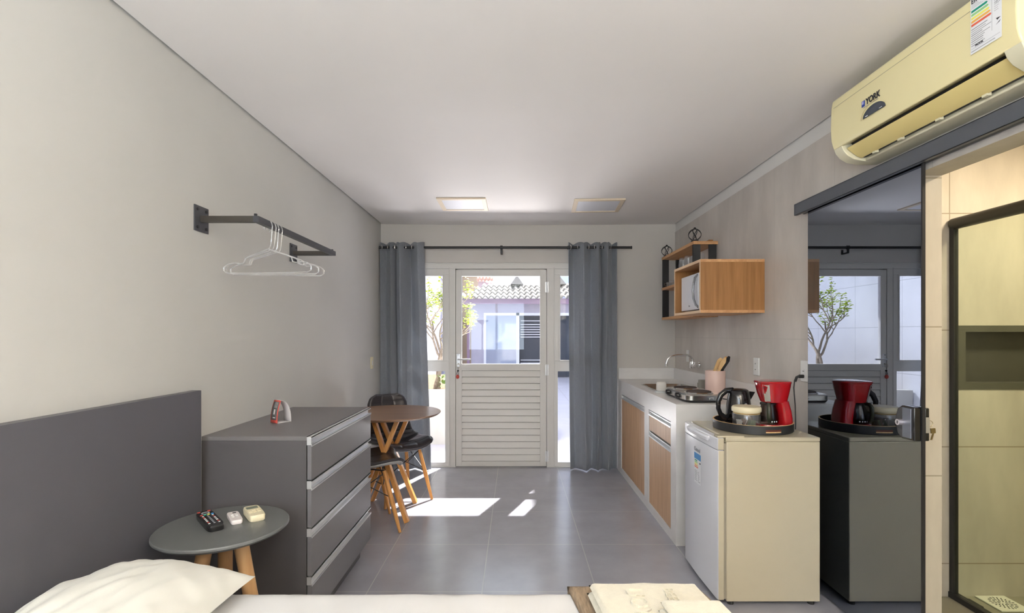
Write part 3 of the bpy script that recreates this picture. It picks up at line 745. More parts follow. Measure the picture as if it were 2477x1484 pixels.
b = B(); b.prism([(x-(.002 if x < fx0+.01 else 0), y) for x, y in prof], ft-.064, ft-.004, 'z'); hd = b.build('door_cap', [FRDOOR, FRBODY], dr, bevel=.004)
for p in hd.data.polygons:
    if p.normal.y < -.7: p.material_index = 1
b = B(); ym = (fy0+fy1)/2
b.loft([(0, 0, 0, .010, .135, 3), (.004, 0, 0, .018, .150, 3), (.020, 0, 0, .020, .155, 3), (.026, 0, 0, .012, .148, 3)], 36)
b2 = B(); b2.T = Matrix.Translation((fx0-.006, ym, ft-.040)); b2.loft([(0, 0, 0, .008, .120, 3), (.006, -.003, 0, .014, .150, 3), (.022, -.003, 0, .016, .158, 3), (.030, 0, 0, .012, .150, 3)], 40)
b2.build('handle', FRDOOR, dr, smooth=True)
b = B(); b.box(fxb-.045, fxb+.09, fy0+.003, fy0+.05, ft-.003, ft+.007); b.build('hinge_cover', FRBODY, t, bevel=.003)
for xx in (fxb+.03, fx1-.03):
    for yy in (fy0+.03, fy1-.03):
        b = B(); b.lathe([(.016, 0), (.016, .022)], (xx, yy, 0), 14); b.build('foot', BLKSOFT, t)
xl = fx0-.0045
text_mesh('brand_text', 'Consul', .032, basis((xl, 2.775, .716), (0, -1, 0), (0, 0, 1)), GREYINK, dr, bold=.0008)
def energy_label(parent, T, w, h, kind):
    b = B(); b.T = T
    b.box(-w/2, w/2, -h/2, h/2, 0, .0006)
    lb = b.build('energy_label', PAPER, parent)
    b = B(); b.T = T; z0_, z1_ = .0006, .0010
    if kind == 'fridge':
        b.m = 0; b.box(-w/2, w/2, h*.30, h*.5, z0_, z1_)
        cs = [2, 3, 4, 5, 6]
        for i, c in enumerate(cs):
            b.m = c-1; yy = h*.235-i*h*.055; b.box(-w*.45, -w*.45+w*(.42+.03*i), yy, yy+h*.034, z0_, z1_)
        b.m = 6; b.prism([(w*.28, h*.21), (w*.34, h*.235), (w*.46, h*.235), (w*.46, h*.185), (w*.34, h*.185)], z0_, z1_, 'z')
        for i in range(7):
            yy = -h*.10-i*h*.052; b.m = 7; b.box(-w*.42, -w*.42+w*random.uniform(.3, .5), yy, yy+h*.014, z0_, z1_); b.box(w*.10, w*.10+w*random.uniform(.1, .32), yy-h*.01, yy+h*.006, z0_, z1_)
    else:
        for i, c in enumerate([2, 3, 4, 5, 6]):
            b.m = c-1; yy = h*.235-i*h*.062; L = w*(.50+.03*i)
            b.prism([(-w*.47, yy), (-w*.47+L, yy), (-w*.47+L+w*.04, yy+h*.020), (-w*.47+L, yy+h*.040), (-w*.47, yy+h*.040)], z0_, z1_, 'z')
        b.m = 6; b.prism([(w*.24, h*.325), (w*.30, h*.355), (w*.44, h*.355), (w*.44, h*.295), (w*.30, h*.295)], z0_, z1_, 'z')
        b.m = 7
        for i in range(4): b.box(-w*.47, -w*.47+w*random.uniform(.2, .4), h*(.375-.022*i), h*(.379-.022*i), z0_, z1_)
        for i in range(9): yy = -h*.075-i*h*.036; b.box(-w*.47, -w*.47+w*random.uniform(.35, .66), yy, yy+h*(.010 if i % 3 else .014), z0_, z1_)
        for i in range(6): b.box(w*.27, w*.27+w*random.uniform(.08, .18), h*(.18-.035*i), h*(.184-.035*i), z0_, z1_)
        b.box(w*.20, w*.205, -h*.30, h*.5, z0_, z1_); b.box(-w*.47, w*.45, -h*.415, -h*.412, z0_, z1_); b.box(-w*.47, w*.3, -h*.465, -h*.455, z0_, z1_)
        b.m = 6; b.prism([(w*.33, -h*.135), (w*.47, -h*.15), (w*.37, -h*.175)], z0_, z1_, 'z'); b.prism([(w*.33, -h*.245), (w*.47, -h*.20), (w*.44, -h*.225)], z0_, z1_, 'z')
    b.build('colour_bars', [C_BLUE, C_TEAL, C_GREEN, C_YEL, C_ORG, C_RED, INK, GREYINK], lb)
    return lb
energy_label(dr, basis((xl-.0005, 2.765, .615), (0, -1, 0), (0, 0, 1)), .098, .165, 'fridge')

# tray and what stands on it
tx, ty, tr = 1.285, 2.750, .200
t = thing('serving_tray', 'round black serving tray with raised rim on top of the fridge', 'tray', (tx, ty, ft))
b = B(); b.lathe([(.001, .001), (tr-.012, .001), (tr-.003, .001), (tr, .004), (tr, .046), (tr-.006, .046), (tr-.006, .010), (.001, .010)], (tx, ty, ft), 72)
b.build('tray_body', [mat('black_tray_lacquer', (.022, .023, .025), .4)], t, smooth=True)
b = B(); b.lathe([(tr-.0065, .0462), (tr+.0004, .0462), (tr+.0004, .0475), (tr-.0065, .0475), (tr-.0065, .0462)], (tx, ty, ft), 72); b.build('rim_edge', PALEWOOD, t)
b = B(); b.lathe([(.001, .0102), (tr-.007, .0102), (tr-.007, .0112), (.001, .0112)], (tx, ty, ft), 72); b.build('wood_inlay', TABLEWOOD, t)
b = B(); a0 = math.atan2(2.57-ty, 1.300-tx)
pts = []
for rr in (tr-.004, tr+.0012):
    for i in range(9):
        a = a0-.21+.42*i/8
        pts.append((tx+rr*math.cos(a), ty+rr*math.sin(a)))
def slot(z0_, z1_, m_, da=.21, nm='x', r1=tr+.0012):
    b = B()
    for i in range(10):
        a, c = a0-da+2*da*i/10, a0-da+2*da*(i+1)/10
        v = [(tx+r_*math.cos(q), ty+r_*math.sin(q), z) for z in (z0_, z1_) for r_, q in ((tr-.002, a), (r1, a), (r1, c), (tr-.002, c))]
        b.add(v, [(0, 1, 2, 3), (7, 6, 5, 4), (0, 4, 5, 1), (1, 5, 6, 2), (2, 6, 7, 3), (3, 7, 4, 0)])
    return b.build(nm, m_, t)
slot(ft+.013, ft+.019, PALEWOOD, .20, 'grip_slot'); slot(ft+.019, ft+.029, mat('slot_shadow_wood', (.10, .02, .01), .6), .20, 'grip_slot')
TZ = ft+.0115
# kettle
kx, ky = 1.255, 2.850
t = thing('electric_kettle', 'glossy black electric kettle at the back left of the tray', 'kettle', (kx, ky, TZ))
b = B(); b.lathe([(.001, 0), (.070, 0), (.070, .016), (.060, .020), (.001, .020)], (kx, ky, TZ), 36); b.build('power_base', BLKPL, t, smooth=True)
b = B(); b.loft([(TZ+.021, kx, ky, .068, .068, 2), (TZ+.026, kx, ky, .071, .071, 2), (TZ+.09, kx, ky, .066, .066, 2), (TZ+.14, kx+.001, ky, .060, .060, 2), (TZ+.180, kx+.002, ky, .054, .053, 2), (TZ+.184, kx+.002, ky, .050, .050, 2)], 40); b.build('kettle_body', BLKPL, t, smooth=True)
b = B(); b.add([(kx+.040, ky-.022, TZ+.183), (kx+.040, ky+.022, TZ+.183), (kx+.094, ky+.003, TZ+.176), (kx+.094, ky-.003, TZ+.176), (kx+.055, ky-.014, TZ+.12), (kx+.055, ky+.014, TZ+.12), (kx+.080, ky, TZ+.152)],
      [(0, 1, 2, 3), (0, 3, 6, 4), (1, 5, 6, 2), (3, 2, 6), (4, 6, 5), (0, 4, 5, 1)]); b.build('spout', BLKPL, t, bevel=.003)
b = B(); b.lathe([(.048, 0), (.050, .006), (.040, .012), (.012, .015), (.001, .015)], (kx+.002, ky, TZ+.182), 32); ld = b.build('lid', BLKPL, t, smooth=True)
b = B(); b.tube([(kx-.030, ky, TZ+.188), (kx-.070, ky-.002, TZ+.184), (kx-.100, ky-.004, TZ+.160), (kx-.116, ky-.005, TZ+.125), (kx-.116, ky-.005, TZ+.085), (kx-.104, ky-.004, TZ+.055), (kx-.082, ky-.002, TZ+.036), (kx-.064, ky, TZ+.030)], [.011, .012, .012, .011, .010, .010, .011, .012], 14, sy=1.3); b.build('handle', BLKPL, t, smooth=True)
b = B(); b.T = Matrix.Translation((kx+.012, ky-.0635, TZ+.105)) @ Matrix.Rotation(R(90), 4, 'X'); b.loft([(-.004, 0, 0, .009, .016, 2), (.004, 0, 0, .009, .016, 2)], 20); b.build('water_window', mat('grey_window', (.30, .30, .31), .3), t, smooth=True)
# glass jar
jx, jy = 1.222, 2.680
t = thing('glass_jar', 'round clear glass jar with cream lid at the front of the tray', 'jar', (jx, jy, TZ))
b = B(); b.lathe([(.001, .004), (.066, .004), (.070, .012), (.070, .080), (.068, .084), (.0665, .084), (.0685, .080), (.0685, .012), (.064, .006), (.001, .006), ], (jx, jy, TZ), 40)
b.build('glass_body', thin_glass('jar_glass', (.86, .85, .84), 1.0, 1.5, .06, (.8, .8, .8)), t, smooth=True)
b = B(); b.lathe([(.060, .080), (.064, .080), (.064, .092), (.0725, .094), (.0735, .100), (.0735, .112), (.068, .120), (.030, .122), (.001, .122), (.001, .11)], (jx, jy, TZ), 40); b.build('lid', CREAMPL, t, smooth=True)
b = B(); b.tube([(.0645*math.cos(a)+jx, .0645*math.sin(a)+jy, TZ+.086) for a in [k*math.pi/18 for k in range(36)]], .003, 6, True); b.build('gasket', mat('amber_gasket', (.42, .28, .10), .5), t)
sach = [mat('brown_sachet', (.30, .17, .10), .5), mat('white_sachet', (.75, .75, .74), .5), mat('green_sachet', (.20, .26, .14), .5)]
for i in range(9):
    a = i*2.4; r_ = .012+.036*((i*37) % 10)/10; zc = TZ+.010+.004*(i % 4)
    b = B(); b.T = Matrix.Translation((jx+r_*math.cos(a), jy+r_*math.sin(a), zc+.016)) @ Matrix.Rotation(a, 4, 'Z') @ Matrix.Rotation(R(62+5*(i % 3)), 4, 'X')
    b.box(-.014, .014, -.018, .018, -.0012, .0012)
    tag(b.build('sugar_sachet', sach[i % 3], None, bevel=.001), ('brown', 'white', 'green')[i % 3]+' paper sachet inside the clear glass jar with cream lid', 'sachet', ('brown', 'white', 'green')[i % 3]+' sachets in the glass jar')
b = B(); b.tube([(jx+.010, jy-.078, TZ+.002), (jx+.022, jy-.082, TZ+.010), (jx+.040, jy-.084, TZ+.014), (jx+.052, jy-.088, TZ+.020)], .0028, 8); b.tube([(jx+.022, jy-.082, TZ+.010), (jx+.038, jy-.088, TZ+.006)], .0022, 8)
# coffee maker
cx_, cy_ = 1.372, 2.698
t = thing('coffee_maker', 'glossy red drip coffee maker with glass carafe on the tray', 'coffee maker', (cx_, cy_, TZ))
b = B(); b.loft([(TZ, cx_-.002, cy_, .083, .060, 3), (TZ+.004, cx_-.002, cy_, .085, .062, 3), (TZ+.020, cx_-.002, cy_, .085, .062, 3), (TZ+.026, cx_-.002, cy_, .082, .060, 3)], 48); b.build('base', RED, t, smooth=True)
b = B(); b.loft([(TZ+.024, cx_+.052, cy_, .034, .064, 3), (TZ+.06, cx_+.051, cy_, .034, .062, 3), (TZ+.10, cx_+.045, cy_, .034, .060, 3), (TZ+.135, cx_+.036, cy_, .034, .058, 3), (TZ+.15, cx_+.032, cy_, .034, .058, 3)], 48); b.build('tower', RED, t, smooth=True)
b = B(); b.loft([(TZ+.142, cx_+.002, cy_, .060, .058, 3), (TZ+.150, cx_+.001, cy_, .062, .060, 3), (TZ+.19, cx_-.001, cy_, .073, .066, 3), (TZ+.225, cx_-.002, cy_, .081, .071, 3), (TZ+.242, cx_-.002, cy_, .083, .073, 3)], 56); hd = b.build('brew_head', RED, t, smooth=True)
b = B(); b.loft([(TZ+.242, cx_-.003, cy_, .085, .074, 3), (TZ+.246, cx_-.004, cy_, .087, .076, 3), (TZ+.252, cx_-.003, cy_, .084, .073, 3), (TZ+.256, cx_+.01, cy_, .060, .060, 2.5)], 56); b.build('lid', RED, t, smooth=True)
b = B()
def headpt(z, a, off):
    k = (z-.142)/.1; rx = .060+.023*k+off; ry = .058+.015*k+off; c_, s_ = math.cos(a), math.sin(a)
    return (cx_-.001+rx*math.copysign(abs(c_)**(2/3), c_), cy_+ry*math.copysign(abs(s_)**(2/3), s_), TZ+z)
b.grid(lambda u, v: headpt(.150+.085*v, R(208)+R(32)*u, .0015), 6, 6); b.build('silver_panel', mat('silver_panel_print', (.48, .47, .43), .3, .5), hd, smooth=True)
b = B()
for aa in (208, 240): b.tube([headpt(.148+.089*i/6, R(aa), .002) for i in range(7)], .0014, 6)
b.tube([headpt(.148, R(208)+R(32)*i/5, .002) for i in range(6)], .0014, 6); b.build('panel_trim', CHROME, hd)
text_mesh('brand_text', 'Philco', .010, basis(Vector(headpt(.222, R(217), .0030)), (.50, -.86, 0), (0, 0, 1)), INK, hd)
gx, gy = cx_-.028, cy_-.004
b = B(); b.lathe([(.001, .002), (.046, .002), (.051, .012), (.052, .030), (.046, .065), (.036, .095), (.034, .104), (.0335, .104), (.035, .094), (.0445, .065), (.0505, .030), (.0495, .013), (.001, .004)], (gx, gy, TZ+.026), 36); cf = b.build('carafe', CARAFE, t, smooth=True)
b = B(); b.lathe([(.035, .100), (.040, .100), (.041, .108), (.036, .113), (.001, .114), (.001, .100)], (gx, gy, TZ+.026), 28); b.build('carafe_lid', BLKPL, cf, smooth=True)
b = B(); b.tube([(gx-.40*0.036, gy-.916*0.036, TZ+0.135), (gx-.40*0.062, gy-.916*0.062, TZ+0.134), (gx-.40*0.074, gy-.916*0.074, TZ+0.12), (gx-.40*0.076, gy-.916*0.076, TZ+0.085), (gx-.40*0.07, gy-.916*0.07, TZ+0.052), (gx-.40*0.06, gy-.916*0.06, TZ+0.042)], [.008, .010, .0105, .0105, .010, .007], 12); b.build('carafe_handle', mat('olive_black_plastic', (.030, .034, .020), .35), cf, smooth=True)
b = B()
for i in range(4):
    a = R(250)+R(14)*i; b.bar((gx+.0525*math.cos(a), gy+.0525*math.sin(a), TZ+.040), (gx+.0525*math.cos(a), gy+.0525*math.sin(a), TZ+.046), .006, .001, (math.cos(a), math.sin(a), 0))
b.build('volume_marks', PAPER, cf)

# ------------------------------------------------------------------ sliding smoked glass door
GXp = 1.585; g0, g1 = 1.969, 2.738
b = B(); b.box(GXp-.004, GXp+.004, g0, g1, .012, 2.016)
dslide = struct('door_2', b, [MIRGLASS, BLACK])
b = B(); b.box(GXp-.006, GXp+.006, g0-.004, g0+.003, .012, 2.016); b.build('edge_strip', BLACK, dslide)
b = B(); b.box(GXp-.001, GXp+.003, g1, g1+.003, .012, 2.016); b.build('edge_strip', mat('pale_strip', (.5, .5, .5), .4), dslide)
t = thing('door_track', 'graphite sliding door track rail above the smoked glass door', 'door track', (1.58, 2.0, 2.011))
b = B(); b.box(1.552, 1.557, .95, 2.823, 2.010, 2.072); b.box(1.552, RX-.001, .95, 2.823, 2.068, 2.072); b.box(1.600, RX-.001, .95, 2.823, 2.018, 2.068); b.box(1.552, 1.572, .95, 2.823, 2.010, 2.013)
b.build('rail_cover', TRACK, t, bevel=.001)
b = B(); b.box(1.565, 1.602, .95, 2.75, 2.0165, 2.030); b.build('runner_channel', BLACK, t)
# lock
t = thing('door_lock', 'black and silver keyed lock clamped on the edge of the smoked glass door', 'door lock', (1.57, 2.02, .93))
b = B()
zl0, zl1 = .930, 1.063
b.prism([(g0+.002, zl0), (2.035, zl0), (2.058, zl0+.016), (2.068, zl0+.045), (2.068, zl1-.045), (2.058, zl1-.016), (2.035, zl1), (g0+.002, zl1)], 1.551, GXp-.004, 'x'); b.build('lock_body', BLKPL, t, bevel=.005)
b = B(); b.box(1.548, 1.552, 1.984, 2.028, zl0+.008, zl1-.008); b.build('face_plate', LOCKFACE, t, bevel=.0015)
b = B(); b.lathe([(.012, 0), (.012, .022)], (1.530, 2.030, zl0+.066), 20, 'x'); cy = b.build('cylinder', mat('silver_cylinder', (.8, .75, .78), .2, .8), t, smooth=True)
b = B(); b.box(1.5285, 1.530, 2.0285, 2.0315, zl0+.060, zl0+.072); b.build('keyhole', BLACK, cy)
b = B(); b.prism([(g0-.004, zl0+.002), (2.03, zl0+.002), (2.05, zl0+.02), (2.05, zl1-.02), (2.03, zl1-.002), (g0-.004, zl1-.002)], GXp+.004, 1.607, 'x'); b.build('rear_body', BLKPL, t, bevel=.004)
b = B(); b.box(1.592, 1.606, g0-.006, g0-.004, zl0+.034, zl1-.038); b.build('strike_plate', mat('brushed_strike', (.42, .40, .34), .5, .5), t)
b = B(); b.tube([(GXp+.032+.016*math.cos(a), g0+.012, zl0+.068+.013*math.sin(a)) for a in [i*math.pi/8 for i in range(16)]], .0012, 6, True)
kr = thing('lock_keys', 'small keys dangling behind the black lock of the glass door', 'keys', (1.62, 1.99, .94))
b.build('ring', BRASS, kr)
b = B(); b.bar((1.632, g0+.012, zl0+.050), (1.634, g0+.012, zl0+.030), .004, .018, (1, 0, 0)); b.bar((1.634, g0+.012, zl0+.030), (1.626, g0+.012, zl0+.004), .002, .006, (1, 0, 0)); b.build('key', BRASS, kr)

# ------------------------------------------------------------------ bathroom things
t = thing('shower_screen', 'black framed clear glass shower screen inside the bathroom', 'shower screen', (2.24, 1.8, 0))
b = B(); b.box(2.236, 2.243, 1.05, 2.575, .03, 1.90); b.build('glass_panel', SHGLASS, t)
b = B(); b.box(2.228, 2.252, 2.575, BB1-.001, .02, 1.90); b.build('side_post', BLACK, t)
b = B(); b.tube([(2.240, .95, 1.912), (2.240, BB1-.012, 1.912)], .029, 18); b.build('header_rail', mat('dark_olive_metal', (.022, .021, .014), .4), t, smooth=True)
b = B(); b.box(2.222, 2.258, .95, BB1-.001, 0.001, .028); b.build('bottom_track', BLACK, t)
b = B(); b.box(2.262, 2.285, 2.47, 2.55, .001, .018); b.build('door_stop', BLACK, t, bevel=.002)
b = B(); b.prism([(2.2665, 1.0655), (2.9495, 1.0655), (2.9495, 1.3935), (2.2665, 1.3935)], BB1+.08, BB1+.098, 'y')
n_ = b.build('shower_niche', NICHEB, None)
tag(n_, 'dark grey stone niche recessed in the shower wall', 'niche')
n_.name = 'niche_back'
t = thing('wall_niche', 'dark grey stone niche recessed in the shower wall', 'niche', (2.6, BB1, 1.065))
n_.parent = t; n_.location = n_.location-t.location; del n_['label']; del n_['category']
b = B()
for a0_, a1_, c0_, c1_ in ((2.2665, 2.310, 1.0655, 1.3935), (2.905, 2.9495, 1.0655, 1.3935), (2.310, 2.905, 1.0655, 1.098), (2.310, 2.905, 1.361, 1.3935)): b.box(a0_, a1_, BB1-.004, BB1+.08, c0_, c1_)
b.build('frame', NICHE, t)
t = thing('floor_drain', 'square white slotted drain grate in the shower floor', 'drain', (2.43, 2.53, 0))
b = B(); b.box(2.355, 2.505, 2.452, 2.598, .001, .008); b.build('grate', mat('ivory_drain_plastic', (.80, .80, .70), .4), t, bevel=.002)
b = B()
for rr, n in ((.018, 8), (.034, 14), (.050, 20)):
    for i in range(n):
        a = 2*math.pi*i/n; c_ = Vector((2.430+rr*math.cos(a), 2.525+rr*math.sin(a), .0085)); d_ = Vector((math.cos(a), math.sin(a), 0))
        b.bar(c_-d_*.0055, c_+d_*.0055, .0045, .0010)
b.build('slots', BLACK, t)

# ------------------------------------------------------------------ air conditioner
AY0, AY1 = 1.42, 2.262
def acx(d): return RX-.001-d
prof = [(0, 2.400), (.14, 2.400), (.185, 2.394), (.198, 2.384), (.203, 2.352), (.206, 2.26), (.203, 2.210), (.197, 2.185), (.190, 2.168)]
low = [(.190, 2.168), (.182, 2.150), (.165, 2.130), (.135, 2.112), (.09, 2.104), (.0, 2.104)]
t = thing('air_conditioner', 'yellowed split air conditioner on the right wall above the sliding door', 'air conditioner', (1.5, 1.84, 2.104))
# shell with an outlet opening between lower lip points
b = B(); sh = [(acx(d), z) for d, z in prof]+[(acx(.150), 2.182), (acx(0), 2.182)]
b.prism(sh, AY0, AY1, 'y'); b.build('front_panel', ACPL, t, bevel=.005, bseg=3)
b = B(); lp = [(acx(.0), 2.181)]+[(acx(.188), 2.181)]+[(acx(d), z) for d, z in low]
b.prism(lp, AY1-.055, AY1-.001, 'y'); b.prism(lp, AY0+.001, AY0+.055, 'y')
b.prism([(acx(0), 2.181), (acx(.072), 2.181), (acx(.088), 2.108), (acx(.085), 2.104), (acx(0), 2.104)], AY0+.055, AY1-.055, 'y')
b.build('underbody', ACLOW, t, bevel=.003)
b = B(); b.prism([(acx(.145), 2.1805), (acx(.150), 2.1805), (acx(.10), 2.120), (acx(.090), 2.118), (acx(.075), 2.1805)], AY0+.056, AY1-.056, 'y'); b.build('outlet_cavity', BLACK, t)
b = B(); b.prism([(acx(.172), 2.158), (acx(.165), 2.150), (acx(.128), 2.122), (acx(.108), 2.114), (acx(.106), 2.118), (acx(.128), 2.130), (acx(.162), 2.160)], AY0+.060, AY1-.060, 'y'); b.build('louvre_flap', FLAP, t, bevel=.0015)
b = B(); b.box(acx(.2037), acx(.2025), AY0+.01, AY1-.02, 2.3475, 2.3495); b.build('panel_seam', mat('seam_shadow_line', (.45, .40, .25), .6), t)
for yy in (1.62, 1.80, 1.98, 2.12):
    b = B(); b.box(acx(.112), acx(.098), yy-.010, yy+.010, 2.108, 2.118); b.build('flap_clip', ACLOW, t)
AX = acx(.2065)
ac = kids(t)[0]
tilt = Vector((0, 0, 1))
DY = 2.075-.045
b = B(); b.T = basis((AX, 1.985, 2.2165), (0, -1, 0), (0, 0, 1))
b.prism([(.062*math.cos(a), .036*math.sin(a)) for a in [i*math.pi/20 for i in range(21)]], 0, .0022, 'z'); dp = b.build('display', DISPLAY, ac)
b = B(); b.T = basis((AX, 1.985, 2.2165), (0, -1, 0), (0, 0, 1)); b.box(-.047, -.033, .003, .006, .0022, .0026); b.box(.030, .046, .004, .006, .0022, .0026); b.build('display_text', PAPER, dp)
b = B(); b.T = basis((AX, 1.985, 2.2165), (0, -1, 0), (0, 0, 1)); b.tube([(.074*math.cos(a), .047*math.sin(a), .0005) for a in [R(80)+i*R(100)/14 for i in range(15)]], .0016, 6); b.build('display_groove', mat('groove_tan', (.62, .50, .28), .6), ac)
text_mesh('brand_text', 'YORK', .034, basis((AX-.0005, 1.992, 2.279), (0, -1, 0), (0, 0, 1)), INK, ac, bold=.0012, sx=.85)
b = B(); b.T = basis((AX, 2.045, 2.279), (0, -1, 0), (0, 0, 1)); b.box(-.010, .008, -.012, .012, 0, .001); lg = b.build('brand_mark', INKBLUE, ac)
b = B(); b.T = basis((AX, 2.045, 2.279), (0, -1, 0), (0, 0, 1)); b.box(-.008, .002, -.002, .010, .001, .0014); b.build('mark_inset', mat('lilac_mark', (.45, .45, .75), .5), lg)
b = B(); b.T = basis((AX, 2.0, 2.262), (0, -1, 0), (0, 0, 1)); b.box(-.045, .038, -.001, .001, 0, .0008); b.build('brand_underline', GREYINK, ac)
TL = basis((AX-.0005, 1.513, 2.295), (0, -1, 0), (0, 0, 1))
lb = energy_label(ac, TL, .100, .172, 'ac')
text_mesh('label_text', 'Energia', .020, TL @ Matrix.Translation((-.018, .074, .0012)), INK, lb, bold=.0004, extrude=.0002)
text_mesh('label_text', 'C', .0105, TL @ Matrix.Translation((.038, .0558, .0014)), PAPER, lb, bold=.0004, extrude=.0002)
text_mesh('label_text', '10,3', .011, TL @ Matrix.Translation((.037, .024, .0012)), GREYINK, lb, extrude=.0002)
text_mesh('label_text', 'PROCEL', .0075, TL @ Matrix.Translation((-.020, -.066, .0012)), INK, lb, bold=.0003, extrude=.0002)

# ------------------------------------------------------------------ hanging rail and hangers
HX, HZ = -1.117, 1.845
t = thing('hanging_rail', 'dark metal clothes rail bracketed on the left wall', 'clothes rail', (HX, 2.64, 1.83))
b = B(); b.box(HX-.0125, HX+.0125, 2.178, 3.112, HZ-.013, HZ+.013); b.build('rail', DKGREY, t)
for yy in (2.190, 3.100):
    b = B(); b.box(LX+.006, HX-.0125, yy-.0125, yy+.0125, HZ-.013, HZ+.013); b.build('arm', mat('bronze_black_metal', (.045, .038, .030), .45), t)
    b = B(); b.box(HX-.006, HX+.004, yy-.014-.002, yy-.006, HZ+.013, HZ+.022); b.build('end_stop', BLACK, t)
    b = B(); b.box(LX+.0005, LX+.006, yy-.048, yy+.048, HZ-.055, HZ+.055)
    pl = b.build('wall_plate', DKGREY, t)
    b = B()
    for a in (-.03, .03):
        for c in (-.038, .038): b.lathe([(.007, 0), (.007, .004)], (LX+.006, yy+a, HZ+c), 6, 'x')
    b.build('screws', BLACK, pl)
def hanger():
    t = thing('clothes_hanger', '', 'hanger', (0, 0, 0), 'clear plastic hangers on the dark rail')
    b = B()
    hk = [(-.020, 0, -.005), (-.0235, 0, .010), (-.018, 0, .024), (-.006, 0, .033), (.008, 0, .033), (.019, 0, .024), (.023, 0, .008), (.020, 0, -.020), (.018, 0, -.050), (.014, 0, -.080), (.002, 0, -.098)]
    b.tube([(x-.002, y, z-.004) for x, y, z in hk], .0026, 8); b.build('hook', CLEARPL, t, smooth=True, local=True)
    b = B(); half = [(0, -.098), (-.055, -.116), (-.108, -.134), (-.116, -.142), (-.120, -.158), (-.136, -.163), (-.165, -.158), (-.195, -.166), (-.210, -.180), (-.209, -.196), (-.195, -.206)]
    pts = [(x, 0, z) for x, z in half]+[(-x, 0, z) for x, z in reversed(half[1:])]
    b.tube(pts+[], .0033, 8, True); b.build('body', CLEARPL, t, smooth=True, local=True)
    return t
proto = hanger()
for i, yy in enumerate((2.285, 2.315, 2.345, 2.378)):
    o = proto if i == 0 else copy_tree(proto)
    o.location = (HX+.001, yy, HZ-.0134); o.rotation_euler.z = R((-9, 4, -3, 6)[i])
    o['label'] = 'clear plastic hanger on the dark rail, '+('nearest the camera', 'second from the camera', 'third from the camera', 'furthest along the rail')[i]

# ------------------------------------------------------------------ headboard, bed, bedding
b = B(); b.box(LX+.001, -1.322, .45, 2.131, .02, 1.112); tag(b.build('headboard', mat('headboard_laminate', (.102, .101, .114), .45, bump=.1, bscale=500), None, bevel=.001), 'wide dark grey headboard panel against the left wall', 'headboard')
BT = .50; bx0, bx1, by0, by1 = -1.318, .60, .74, 1.655
t = thing('bed', 'low single bed pushed against the grey headboard, mostly out of frame', 'bed', ((bx0+bx1)/2, (by0+by1)/2, 0))
b = B(); b.box(bx0, bx1, by0, by1, .02, .25); b.build('box_base', mat('bed_base_fabric', (.5, .48, .45), .9), t, bevel=.01)
b = B(); b.box(bx0, bx1, by0, by1, .25, BT-.006); b.build('mattress', SHEET, t, bevel=.03, bseg=4)
def sheet_fn(u, v):
    x = bx0+(bx1-bx0)*u; s = v*(by1-by0+.30)
    if s < by1-by0:
        y = by0+s; z = BT
    else:
        q = (s-(by1-by0))/.30; y = by1+.004+.006*q; z = BT-.004-.26*q
    w = noise.noise(Vector((x*3.5, y*2.2, 0)))*.009+noise.noise(Vector((x*9+y*7, y*3, 3)))*.007+noise.noise(Vector((x*22, y*9+x*8, 5)))*.003
    edge = max(0, 1-abs(y-by1)/.05) if v*(by1-by0+.3) < by1-by0 else 1
    if z > BT-.003: z = BT+w-.010*edge**3+.002
    else: y += abs(w)*.8
    return (x, y, z)
b = B(); b.grid(sheet_fn, 120, 70)
tag(b.build('bed_sheet', SHEET, None, smooth=True, solid=.003, angle=180), 'rumpled white sheet covering the bed', 'bed sheet')
# pillow
pc = Vector((-1.083, 1.300, BT+.012))
def pillow_surface(top):
    def fn(u, v):
        a, c = 2*u-1, 2*v-1
        pin = 1-.07*(1-abs(a))**1.0*(abs(c)**4)
        x = a*.235*(1-.09*(1-a*a)*0-.10*(1-abs(c))**0*abs(a)*(1-c*c)*.9); y = c*.345*(1-.09*abs(c)*(1-a*a))
        e = (max(0, 1-a*a)**.55)*(max(0, 1-c*c)**.50)
        h = .150*e
        wr = noise.noise(Vector((a*3+c*1.2, c*1.5, 1)))*.016*e+noise.noise(Vector((a*8-c*2, c*3.5, 4)))*.010*e**.6+math.sin(c*26+a*5)*.0035*(abs(a)**3)*e**.3
        z = (h+wr) if top else -h*.28
        return Vector((x, y, .045+z))
    return fn
b = B()
b.T = Matrix.Translation(pc) @ Matrix.Rotation(R(-1), 4, 'Z') @ Matrix.Rotation(R(1), 4, 'X') @ Matrix.Rotation(R(0), 4, 'Y')
b.grid(pillow_surface(True), 48, 60); b.grid(pillow_surface(False), 48, 60)
tag(b.build('pillow', PILLOW, None, smooth=True, angle=180), 'plump ivory pillow lying on the bed against the headboard', 'pillow')
# throw
def blanket(x0_, x1_, thick, z0_, seedv, name, mm, lab, cat, y0_=by0+.01, over=.14, rib=0.0, skew=0.0):
    def fn(u, v):
        s = v*(by1+.012-y0_+over); L = by1+.014-y0_
        if s < L: y = y0_+s; z = z0_+thick
        else: y = y0_+L+.004; z = z0_+thick-(s-L)
        if s > L-.03 and s < L: z -= .014*((s-L+.03)/.03)**2
        x = x0_+(x1_-x0_)*u+skew*(by1-y)
        w = noise.noise(Vector((x*9, y*7, seedv)))*.006
        e = min(u, 1-u)
        z -= thick*.9*max(0, 1-e/.02)**2 if s < L else 0
        return (x, y, z+(w if s < L else 0)+rib*math.sin(u*160))
    b = B(); b.grid(fn, 60, 50)
    return tag(b.build(name, mm, None, smooth=True, solid=.006, angle=180), lab, cat)
blanket(.175, bx1-.004, .016, BT+.006, 4, 'throw_blanket', THROW, 'brown ribbed throw folded across the foot of the bed under the towels', 'throw', skew=.15)
